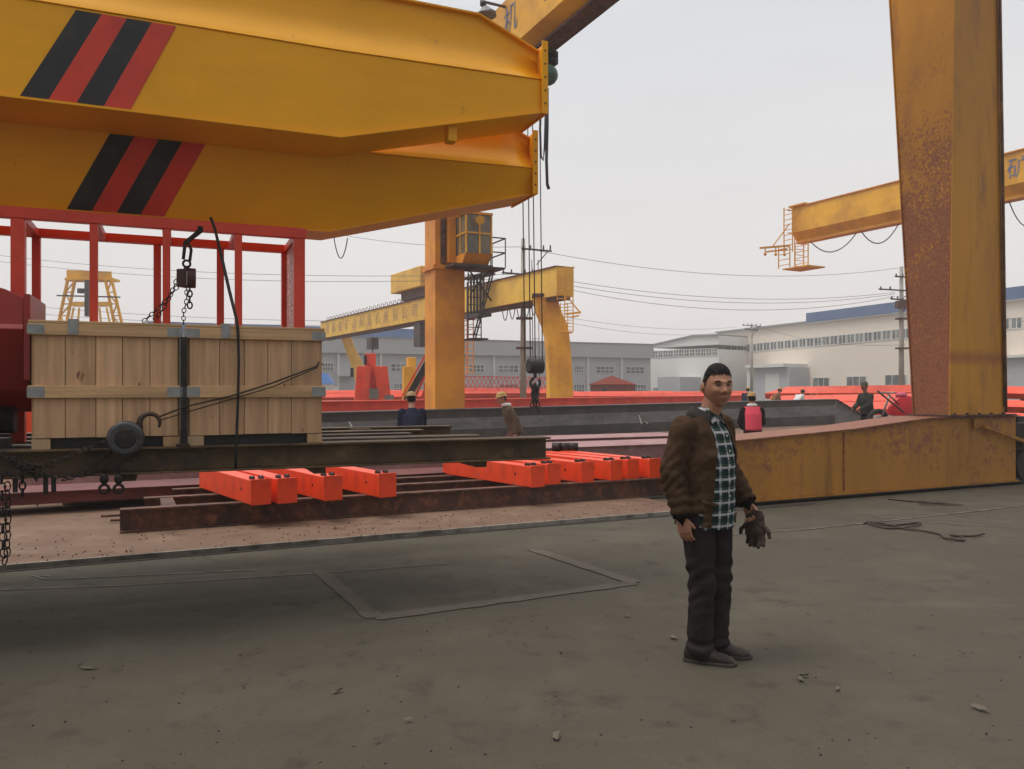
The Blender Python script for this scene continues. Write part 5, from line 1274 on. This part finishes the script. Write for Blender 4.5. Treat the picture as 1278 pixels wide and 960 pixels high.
def hand_geo(g, w0, d, palm_n, side, grip=0.3, sc=1.0):
    """w0 wrist, d direction the hand points, palm_n palm normal, side thumb side"""
    d = V(d).normalized(); n = V(palm_n).normalized(); n = (n-d*n.dot(d)).normalized(); s = V(side).normalized(); s = (s-d*s.dot(d)-n*s.dot(n)).normalized()
    w0 = V(w0)
    R = []
    for f, wx, wt in ((-.02,.026,.020),(.0,.028,.017),(.03,.038,.016),(.065,.042,.014),(.085,.040,.012),(.092,.03,.008)):
        cc = w0+d*f*sc; R.append([cc+(s*wx*math.cos(a)+n*wt*math.sin(a))*sc for a in [2*math.pi*j/14 for j in range(14)]])
    g.loft(R)
    for k_, (off, ln) in enumerate(((.030,.068),(.011,.076),(-.009,.071),(-.028,.055))):
        a0 = grip*.6; p = w0+(d*.080+s*off)*sc; pts = [p]; rr = [.0092*sc]; ang = 0
        for j, (fr_, bend) in enumerate(((.45,a0),(.30,grip*1.1),(.25,grip*.8))):
            ang += bend; dd = d*math.cos(ang)+n*math.sin(ang)+s*off*.9; dd.normalize(); p = p+dd*ln*fr_*sc; pts.append(p); rr.append((.0088,.008,.0065)[j]*sc)
        pts.append(p+dd*.003); rr.append(.003); pts.insert(0, w0+(d*.055+s*off)*sc); rr.insert(0,.008*sc); g.tube(pts, rr, 8)
    p = w0+(d*.025+s*.028)*sc; pts = [w0+d*.01*sc+s*.012*sc, p]; rr = [.010*sc,.012*sc]
    for ln, a in ((.032,.75),(.026,.45)):
        p = p+(d*math.cos(a)+s*math.sin(a)*.8+n*.35).normalized()*ln*sc; pts.append(p); rr.append(.0095*sc if a > .5 else .0075*sc)
    g.tube(pts, rr, 8)
def shoe_geo(g, a, yaw, L=.275, h=.075):
    a = V(a); R = []; d = V((math.sin(yaw), -math.cos(yaw), 0)); x = V((-d.y, d.x, 0))
    for f, w_, hh in ((-.088,.020,.06),(-.080,.036,.085),(-.04,.044,.115),(.01,.046,.118),(.055,.046,.098),(.10,.050,.070),(.15,.050,.054),(.185,.038,.042),(.20,.016,.022)):
        c = V((a.x,a.y,0))+d*f; ring = []
        for j in range(14):
            t = 2*math.pi*j/14; px = w_*math.cos(t); pz = hh*.5+hh*.5*math.sin(t)*(1 if math.sin(t) > 0 else 1); 
            if math.sin(t) < -.3: pz = .002
            ring.append(c+x*px+UP*pz)
        R.append(ring)
    g.smooth = True; g.loft(R); g.smooth = False
def person(name_label, loc, yaw, P, cols, detail=0, group=None, hat=None):
    """P: joints in local metres (x = own left, y = back). cols: materials"""
    th = thing('person', loc, name_label, 'person', group); th.rotation_euler = (0,0,yaw); BASE[th.name] = V((0,0,0))
    vx = .0034 if detail else .011
    hc = V(P['head']); g = MB(); g.smooth = True
    rot = head_geo(g, hc, P.get('hyaw',0), P.get('hpitch',0), P.get('hsc',1))
    nb = V(P['neck']); cap(g, nb-UP*.03, hc-UP*.065+V((0,.018,0)), .062, .056)
    elof(g, P['torso'])
    for s_, k in ((-1,'R'),(1,'L')):
        sh, el, wr = V(P['sh'+k]), V(P['el'+k]), V(P['wr'+k]); g.smooth = True
        cap(g, sh, el, .052, .042); cap(g, el, wr, .042, .027)
        hd = P.get('hand'+k, ((wr-el).normalized(), V((-s_,0,0)), V((0,-1,0)), .35)); hand_geo(g, wr+V(hd[0]).normalized()*.01, hd[0], hd[1], hd[2], hd[3])
        hp, kn, an = V(P['hip'+k]), V(P['kn'+k]), V(P['an'+k]); g.smooth = True
        cap(g, hp, kn, .082, .055); cap(g, kn, an, .055, .038); pass
    bm = solid(g, vx, 0 if detail else 1); finish(bm, 'body', cols['skin'], th)
    # trousers
    g = MB(); g.smooth = True; elof(g, P['hips'])
    for k in 'RL':
        hp, kn, an = V(P['hip'+k]), V(P['kn'+k]), V(P['an'+k]); g.smooth = True
        cap(g, hp, kn, .100, .072, 18); g.tube([kn+UP*.06, kn, (kn+an)/2, an+UP*.03, an-UP*.005, an-UP*.03], [.055,.073,.070,.071,.076,.078], 18)
    bm = solid(g, .008 if detail else .014, 2); zw = P.get('waist', 1.0)
    drop(bm, lambda c: c.z > zw or c.z < .045)
    def wf(c):
        a = .006*noise.noise(V((c.x*9, c.y*9, c.z*13)))
        for kz, am in ((V(P['knR']).z,.006),): a += am*math.sin((c.z+c.y*.8+c.x*.3)*75+3*noise.noise(c*6))*math.exp(-((c.z-kz)/.12)**2)
        a += .005*math.sin(c.z*95+c.x*8+2*noise.noise(c*7))*math.exp(-((c.z-.10)/.07)**2)
        return a
    wrinkle(bm, wf); finish(bm, 'trousers', cols['trousers'], th, .004)
    for k in 'RL':
        g = MB(); shoe_geo(g, P['an'+k], P.get('foot'+k, 0)); so_ = g.build('shoe', cols['shoe'], th, local=True)
        if detail:
            g = MB(); a_ = V(P['an'+k]); d_ = V((math.sin(P['foot'+k]), -math.cos(P['foot'+k]), 0)); x_ = V((-d_.y, d_.x, 0)); ol = []
            for f, w_ in ((-.094,.018),(-.084,.038),(-.04,.044),(.01,.042),(.055,.044),(.10,.053),(.15,.054),(.188,.041),(.207,.018)): ol.append((f, w_))
            pts = [V((a_.x,a_.y,0))+d_*f+x_*w_ for f, w_ in ol]+[V((a_.x,a_.y,0))+d_*f-x_*w_ for f, w_ in ol[::-1]]
            g.loft([[p+UP*.0015 for p in pts], [p+UP*.020 for p in pts]]); g.build('sole', mat('shoe_sole', (.05,.042,.037), .8), so_, local=True, bevel=.003)
    # shirt / jacket
    if 'shirt' in cols:
        g = MB(); elof(g, P['shirt']); bm = solid(g, .008, 1); zh = P['shirt_hem']; drop(bm, lambda c: c.z < zh)
        wrinkle(bm, lambda c: .004*noise.noise(V((c.x*12,c.y*12,c.z*16)))); finish(bm, 'shirt', cols['shirt'], th, .003)
    g = MB(); elof(g, P['jacket'], 28)
    for k in 'RL':
        sh, el, wr = V(P['sh'+k]), V(P['el'+k]), V(P['wr'+k]); g.smooth = True
        cap(g, sh+(el-sh)*.03, el, .076, .061, 18); d = (wr-el).normalized(); g.tube([el-d*.05, el, el+(wr-el)*.55, wr-d*.02, wr+d*.015], [.05,.065,.062,.054,.050], 18)
    bm = solid(g, .0075 if detail else .013, 2)
    zh = P['jacket_hem']; ctr = P.get('open')
    wr = {k: (V(P['wr'+k]), (V(P['wr'+k])-V(P['el'+k])).normalized()) for k in 'RL'}
    def kill(c):
        for k in 'RL':
            w_, d = wr[k]
            if (c-w_).dot(d) > .005 and (c-w_).length < .12: return True
        near = min((c-V(P['sh'+k])-(V(P['wr'+k])-V(P['sh'+k]))*max(0,min(1,(c-V(P['sh'+k])).dot(V(P['wr'+k])-V(P['sh'+k]))/(V(P['wr'+k])-V(P['sh'+k])).length_squared))).length for k in 'RL')
        if c.z < zh and near > .085: return True
        if c.z > P['jacket_top']: return True
        if ctr and c.y < ctr['y'](c.z) and ctr['x0'](c.z) < c.x < ctr['x1'](c.z): return True
        return False
    drop(bm, kill)
    def jf(c):
        a = .005*noise.noise(V((c.x*5, c.y*5, c.z*5)))+.0015*noise.noise(c*26)-.006*abs(noise.noise(V((c.x*10+c.z*4, c.y*10, c.z*13))))
        for k in 'RL':
            e_ = V(P['el'+k]); dd = (c-e_).length
            a += .0042*math.sin((c.z*.9+c.y*.7)*105+7*noise.noise(c*6))*math.exp(-(dd/.15)**2)
            w_ = V(P['wr'+k]); dd = (c-w_).length; a += .006*math.sin((c.z+c.y*.3)*110+3*noise.noise(c*6))*math.exp(-(dd/.13)**2)
        return a
    wrinkle(bm, jf); jk = finish(bm, 'jacket', cols['jacket'], th, .006)
    for k in 'RL':
        w_, d = wr[k]; g = MB(); g.smooth = True; g.tube([w_-d*.035, w_-d*.02, w_+d*.01, w_+d*.018, w_+d*.012], [.052,.055,.052,.044,.036], 18, cap=False); g.build('cuff', cols.get('cuff', cols['jacket']), jk, local=True)
    # hair
    def hshell(name, test, off, m, dv_=None):
        g = MB(); g.smooth = True; R = []
        n1, n2 = 110, 72
        for i in range(n2+1):
            ph = -math.pi/2+math.pi*i/n2
            row = []
            for j in range(n1):
                t = 2*math.pi*j/n1; zz0 = math.sin(ph); yy0 = -math.cos(t)*math.cos(ph)
                o2 = off*(.25+1.0*max(0,min(1,(zz0-.42)/.35))+.7*max(0,min(1,(yy0-.2)/.5))*max(0,min(1,(zz0+.1)/.4)))
                row.append(V((math.cos(ph)*math.sin(t)*(.078+o2), yy0*(.093+o2), zz0*(.122+o2))))
            R.append(row)
        for i in (0, n2): R[i] = [V((p.x*.03+0, p.y*.03, p.z)) if False else p+V((1e-5*j,0,0)) for j, p in enumerate(R[i])]
        g.loft(R, cap=False)
        keep = [i for i, f in enumerate(g.f) if test(sum((g.v[q] for q in f), V())/len(f))]
        g.f = [g.f[i] for i in keep]; g.m = [g.m[i] for i in keep]; g.sm = [True]*len(keep)
        sc_ = P.get('hsc',1)
        g.v = [hc+rot@((p*(1+.030*noise.noise(p*60)+.022*noise.noise(V((p.x*190,p.y*50,p.z*50)))))*sc_) for p in g.v]
        o = g.build(name, m, th, local=True); s = o.modifiers.new('t', 'SOLIDIFY'); s.thickness = .006; s.offset = -1
        return o
    hair = hshell('hair', lambda p: (p.z > .070+.004*math.cos(p.x*40)+.020*noise.noise(V((p.x*210,0,p.y*60))) and p.y < 0) or (p.y < -.0 and p.y > -.045 and p.z > .03-.6*p.y*.3 and p.z > .02-1.1*p.y) or (p.y >= -.020+.02*min(1,max(0,(p.z-.02)/.04))*-1 and p.z > .002+.006*noise.noise(V((p.x*80,p.y*200,0))) and abs(p.x) > .03) or (p.y >= 0 and p.z > -.01-.35*(p.y-.02) and not (p.y < .03 and p.z < .02)) or (p.y > .04 and p.z > -.055), .0075, cols.get('hair', M['hair']))
    if detail:
        for s_ in (-1,1):
            g = MB(); g.smooth = True; R_ = lambda q: hc+rot@(V(q)*P.get('hsc',1))
            g.tube([R_((s_*.017,-.0925,.0275)), R_((s_*.027,-.093,.032)), R_((s_*.040,-.085,.031)), R_((s_*.050,-.074,.026))], [.0026,.0042,.0036,.0014], 6); g.build('eyebrow', M['hair'], th, local=True)
            g = MB(); g.smooth = True
            g.tube([R_((s_*.018,-.0860,.0080)), R_((s_*.026,-.0885,.0115)), R_((s_*.034,-.0865,.0115)), R_((s_*.044,-.0775,.0080))], [.001,.0036,.0034,.001], 6); g.build('eye', mat('dark_eye', (.02,.012,.01), .25), th, local=True)
    if detail:
        g = MB(); g.smooth = True; R_ = lambda q: hc+rot@(V(q)*P.get('hsc',1))
        g.tube([R_((-.024,-.091,-.0655)), R_((-.012,-.1005,-.0620)), R_((0,-.103,-.0615)), R_((.012,-.1005,-.0620)), R_((.024,-.091,-.0655))], [.001,.0032,.0036,.0032,.001], 6)
        g.build('lips', mat('lip_skin', (.20,.075,.055), .5), th, local=True)
    if hat:
        g = MB(); g.smooth = True; R_ = lambda q: hc+rot@V(q)
        R = []
        for zz, r in ((.045,1.38),(.05,1.30),(.055,1.12),(.075,1.10),(.105,.98),(.13,.72),(.142,.38),(.146,.05)):
            R.append([R_((.08*r*math.sin(t), -.10*r*math.cos(t), zz)) for t in [2*math.pi*j/20 for j in range(20)]])
        g.loft(R); g.build('hard_hat', hat, th, local=True)
        if P.get('scarf'):
            g = MB(); g.torus(nb+UP*.05+V((0,-.01,0)), UP, .075, .035, 18, 8); 
            g.build('neck_scarf', P['scarf'], th, local=True)
    return th, jk
# --- the man in front
jm = fabric('brown_cotton_jacket', (.066,.038,.022), .4, 10, layers=[((.095,.058,.034), 12, .5, .75)])
tm = fabric('charcoal_trousers', (.032,.026,.027), .55, 6)
sm_ = mat('dusty_black_shoe', (.028,.020,.018), .6, spec=.2, layers=[((.075,.06,.05), 10, .45, .7)], bump=.1)
cf = mat('black_knit', (.012,.011,.011), .95, spec=.05, bump=.5, bscale=120)
PM = dict(head=(.012,-.075,1.583), hyaw=math.radians(-32), hpitch=math.radians(3), hsc=1.02, neck=(0,-.005,1.40),
  torso=[(0,0,.86,.13,.09),(0,-.01,1.0,.14,.10),(0,-.01,1.2,.155,.105),(0,0,1.33,.15,.09),(0,0,1.40,.07,.06)],
  hips=[(0,0,.78,.10,.09),(0,0,.84,.165,.125),(0,0,.95,.17,.13),(0,-.01,1.04,.165,.13)],
  shR=(-.175,.015,1.345), elR=(-.25,.045,1.09), wrR=(-.235,-.015,.855),
  shL=(.175,.015,1.345), elL=(.25,.03,1.10), wrL=(.225,-.125,.905),
  hipR=(-.085,.0,.86), knR=(-.078,-.035,.47), anR=(-.075,-.015,.085), hipL=(.085,.0,.86), knL=(.080,-.035,.47), anL=(.085,-.01,.085),
  footR=math.radians(30), footL=math.radians(36),
  shirt=[(0,-.015,.76,.165,.135),(0,-.015,.95,.172,.145),(0,-.02,1.15,.172,.140),(0,-.01,1.30,.165,.115),(0,0,1.37,.11,.085),(0,-.01,1.43,.072,.07),(0,-.015,1.46,.06,.062)], shirt_hem=.775,
  jacket=[(0,0,.74,.20,.155),(0,0,.80,.198,.155),(0,0,1.0,.192,.158),(0,-.005,1.2,.195,.155),(0,0,1.31,.185,.128),(0,.005,1.375,.135,.10),(0,.005,1.42,.088,.086),(0,.01,1.46,.074,.08)],
  jacket_hem=.79, jacket_top=1.445, waist=.99,
  handR=(V((.05,-.18,-1)), V((1,.25,0)), V((0,-1,0)), .45), handL=(V((-.02,-.45,-.9)), V((-1,0,.1)), V((0,-1,.2)), 1.0))
def ow(z):
    if z > 1.30: return .065
    return .065+.035*max(0,min(1,(1.30-z)/.5))
PM['open'] = dict(y=lambda z: -.03, x0=lambda z: -ow(z)-.015, x1=lambda z: ow(z)+.02)
man, mj = person('man in brown jacket over plaid shirt standing on the open yard, gloves in hand', (1.125,4.66,0), math.radians(40), PM, dict(skin=M['skin'], trousers=tm, shoe=sm_, shirt=plaid(), jacket=jm, cuff=cf), detail=1)
# collar of the jacket
g = MB(); g.smooth = True; R = []
n = 26
for i in range(n+1):
    a = math.radians(-58+ (360-64)*i/n) if False else math.radians(-90+34+(360-68)*i/n)
    x, y = math.cos(a), math.sin(a); f = min(1, min(i, n-i)/4)
    dropf = .0+.055*max(0,-y)
    c = V((x*.083, .004+y*.083, 1.415-dropf)); o = V((x*.118, .004+y*.112, 1.385-dropf*1.9)); tp = V((x*.078,.0+y*.080, 1.462-dropf*.8))
    R.append([c, tp, tp+V((x*.012,y*.012,.002)), o+V((x*.008,y*.008,.0)), o])
g.loft(R); g.build('collar', mat('dark_cord_collar', (.022,.018,.015), .9, bump=.3, bscale=90), mj, local=True)
g = MB()
for s_ in (-1,1):   # shirt collar points
    g.hexa([V((s_*.012,-.098,1.40)), V((s_*.05,-.088,1.365)), V((s_*.066,-.05,1.40)), V((s_*.05,-.03,1.455)), V((s_*.012,-.092,1.403)), V((s_*.052,-.094,1.370)), V((s_*.070,-.055,1.41)), V((s_*.055,-.035,1.463))])
g.build('shirt_collar', mat('pale_shirt_collar', (.30,.30,.29), .8, layers=[((.03,.06,.06), 30, .47, .53, 2)]), [c for c in man.children if c.name.startswith('shirt')][0], local=True)
g = MB()
for i in range(7): z = 1.30-.085*i; g.sphere((.008, -.162+(.02 if z > 1.25 else 0), z), .006, 8, 5, (1,.4,1))
g.build('shirt_buttons', M['white_trim'], [c for c in man.children if c.name.startswith('shirt')][0], local=True)
g = MB(); 
for s_ in (-1,): g.hexa([V((s_*.165,-.10,.93)), V((s_*.095,-.143,.91)), V((s_*.093,-.14,.925)), V((s_*.163,-.097,.945)), V((s_*.172,-.105,.93)), V((s_*.10,-.152,.91)), V((s_*.098,-.15,.925)), V((s_*.17,-.102,.945))])
g.build('pocket_welt', jm, mj, local=True)
# gloves held in the hanging hand
gl = thing('work_gloves', (0,0,0), 'pair of dark brown leather work gloves hanging from the hand of the man', 'gloves')
gl.location = man.location; gl.rotation_euler = man.rotation_euler; BASE[gl.name] = V((0,0,0))
for gi, (ox, oy, oz, tw) in enumerate(((.225,-.165,.862,.25),(.200,-.215,.868,-.35))):
    g = MB(); g.smooth = True; o = V((ox,oy,oz)); R = []
    for z, w_, t_ in ((.0,.030,.014),(-.03,.044,.02),(-.08,.046,.022),(-.12,.050,.024),(-.155,.045,.018)):
        R.append([o+V((math.cos(a)*t_+.1*z*tw, math.sin(a)*w_, z)) for a in [2*math.pi*j/14 for j in range(14)]])
    g.loft(R)
    for k_ in range(4):
        b = o+V((.0,-.033+.022*k_,-.145)); e2 = b+V((random.uniform(-.02,.02), (k_-1.5)*.006, -.055-.012*(k_ in (1,2)))); g.tube([b+UP*.02, (b+e2)/2+V((.008,0,0)), e2, e2-UP*.008], [.012,.0125,.0115,.005], 8)
    b = o+V((0,-.045 if gi else .045,-.09)); g.tube([b, b+V((.0,-.03 if gi else .03,-.03)), b+V((0,-.036 if gi else .036,-.065))], [.013,.013,.008], 8)
    bm = solid(g, .005, 1); wrinkle(bm, lambda c: .004*noise.noise(c*40)); finish(bm, 'glove', mat('brown_leather_glove', (.045,.028,.022), .8, layers=[((.085,.055,.04), 14, .5, .75)], bump=.3, bscale=40), gl)
# --- workers
def base_pose(bend=0, lean=0, arms='down', kneel=0):
    """bend: radians the torso leans forward"""
    c, s = math.cos(bend), math.sin(bend); hz_ = .90-kneel
    def q(x, y, z): 
        dz = z-.95; return (x, y*c-dz*s, .95-kneel+dz*c+y*s)
    P = dict(head=q(0,-.03,1.63), hyaw=0, hpitch=bend*.5, neck=q(0,0,1.43), waist=1.02-kneel)
    tor = [(.95,.13,.10),(1.1,.14,.10),(1.28,.155,.105),(1.37,.14,.085),(1.43,.07,.06)]
    def rg(L_, ex=0): return [q(0,0,z)+(rx+ex, ry+ex) for z, rx, ry in L_]
    P['torso'] = rg(tor); P['hips'] = [(0,0,.84-kneel,.15,.12),(0,0,.95-kneel,.165,.125),(0,0,1.04-kneel,.16,.12)]
    P['jacket'] = rg([(.82,.19,.15),(.95,.19,.15),(1.15,.185,.145),(1.30,.19,.135),(1.39,.12,.10),(1.45,.075,.075)])
    P['jacket_hem'] = .86-kneel; P['jacket_top'] = 9
    for k, s_ in (('R',-1),('L',1)):
        P['sh'+k] = q(s_*.175,0,1.37)
        if arms == 'down': P['el'+k] = q(s_*.235,.03,1.12); P['wr'+k] = q(s_*.23,-.06,.90)
        elif arms == 'front': P['el'+k] = q(s_*.23,-.10,1.14); P['wr'+k] = q(s_*.14,-.33,1.05)
        elif arms == 'reach': e_ = V(P['sh'+k])+V((s_*.03,-.03,-.26)); P['el'+k] = tuple(e_); P['wr'+k] = tuple(e_+V((-s_*.03,-.08,-.23)))
        P['hip'+k] = (s_*.085,0,.88-kneel); P['kn'+k] = (s_*.10,-.04-kneel*.6,.48-kneel*.25); P['an'+k] = (s_*.10,.03+kneel*.3,.085)
    return P
hy = mat('yellow_hard_hat', (.45,.27,.07), .5, layers=[((.25,.14,.05), 8, .5, .7)]); hw = mat('straw_tan_hat', (.33,.22,.10), .7)
navy = fabric('navy_workwear', (.018,.022,.045)); khaki = fabric('khaki_workwear', (.12,.09,.06)); olive = fabric('olive_workwear', (.045,.05,.045)); dkt = fabric('dark_work_trousers', (.03,.03,.035)); blue = fabric('blue_trousers', (.02,.03,.12))
brn = fabric('reddish_brown_trousers', (.12,.055,.045)); wsc = mat('white_cloth', (.75,.74,.72), .8)
shoe2 = mat('work_shoe', (.03,.025,.02), .8)
P = base_pose(.42, arms='reach', kneel=.20); P['knR'] = (-.10,-.16,.50); P['anR'] = (-.16,.12,.085); P['anL'] = (.12,-.15,.085)
person('worker in navy clothes and tan hat seen from behind, just behind the trailer bed', (-1.72,14.0,Z0), math.radians(195), P, dict(skin=M['skin'], trousers=dkt, shoe=shoe2, jacket=navy), hat=hw)
P = base_pose(.38, arms='down', kneel=.22); P['scarf'] = wsc
person('worker in khaki with white neck cloth and hard hat, stooping below the hook block', (.06,16.6,Z0), math.radians(-75), P, dict(skin=M['skin'], trousers=brn, shoe=shoe2, jacket=khaki), hat=hy)
P = base_pose(.15, arms='front', kneel=.27); P['scarf'] = wsc
th_, jk_ = person('worker in bright pink vest and hard hat seen from behind, over the foot beam', (5.05,16.8,Z0), math.radians(175), P, dict(skin=M['skin'], trousers=blue, shoe=shoe2, jacket=fabric('dark_maroon_sleeves', (.03,.014,.018))), hat=hy)
g = MB(); R = []
for (x_, y_, z_, rx, ry) in P['jacket'][1:6]:
    R.append([V((x_+(max(rx,.165)+.016)*math.cos(a), y_+(ry+.022)*math.sin(a), z_)) for a in [2*math.pi*j/64 for j in range(64)]])
R2 = []
for a_, b_ in zip(R, R[1:]):
    for k_ in range(4): R2.append([p+(q_-p)*k_/4 for p, q_ in zip(a_, b_)])
R2.append(R[-1]); g.smooth = True; g.loft(R2, cap=False)
keep = [i for i, f in enumerate(g.f) if abs(sum((g.v[q_].x for q_ in f))/4) < .165]
g.f = [g.f[i] for i in keep]; g.m = [g.m[i] for i in keep]; g.sm = [True]*len(keep)
o = g.build('vest', mat('pink_vest', (.80,.06,.11), .7, bump=.3, bscale=12), th_, local=True); o.modifiers.new('t','SOLIDIFY').thickness = .008
P = base_pose(.10, arms='front')
person('worker in dark olive clothes standing at the tapered end of the grey girder', (9.75,22.0,Z0), math.radians(-70), P, dict(skin=M['skin'], trousers=dkt, shoe=shoe2, jacket=olive), hat=mat('dark_green_hat', (.05,.06,.03), .7))
P = base_pose(.5, arms='reach')
person('crouched worker with tan hard hat showing above the grey girder, left of the pink vest', (11.1,38.0,Z0), math.radians(150), P, dict(skin=M['skin'], trousers=dkt, shoe=shoe2, jacket=navy), hat=hy)
P = base_pose(.55, arms='reach')
person('bending worker with tan hard hat showing directly above the pink vest', (12.35,38.0,Z0), math.radians(100), P, dict(skin=M['skin'], trousers=dkt, shoe=shoe2, jacket=fabric('tan_workwear', (.25,.12,.06))), hat=hy)
P = base_pose(.75, arms='reach')
person('bending worker in a white top just right of the pink vest, behind the grey girder', (13.45,38.0,Z0), math.radians(120), P, dict(skin=M['skin'], trousers=dkt, shoe=shoe2, jacket=mat('white_workwear', (.7,.7,.7), .8)), hat=mat('dark_helmet', (.06,.04,.04), .6))

# ------------------------------------------------------------------ haze
hz = bpy.data.materials.new('haze_air'); hz.use_nodes = True; t = hz.node_tree; t.nodes.clear()
oo = t.nodes.new('ShaderNodeOutputMaterial'); pv = t.nodes.new('ShaderNodeVolumePrincipled')
pv.inputs['Color'].default_value = (.93,.90,.88,1); pv.inputs['Density'].default_value = HAZE_D; pv.inputs['Anisotropy'].default_value = .2
t.links.new(pv.outputs[0], oo.inputs['Volume'])
g = MB(); g.box(Fr((0,0,0),(1,0,0)), -265,265,-265,265,-1,14.5)
hb_ = tag(g.build('haze', hz), kind='stuff')
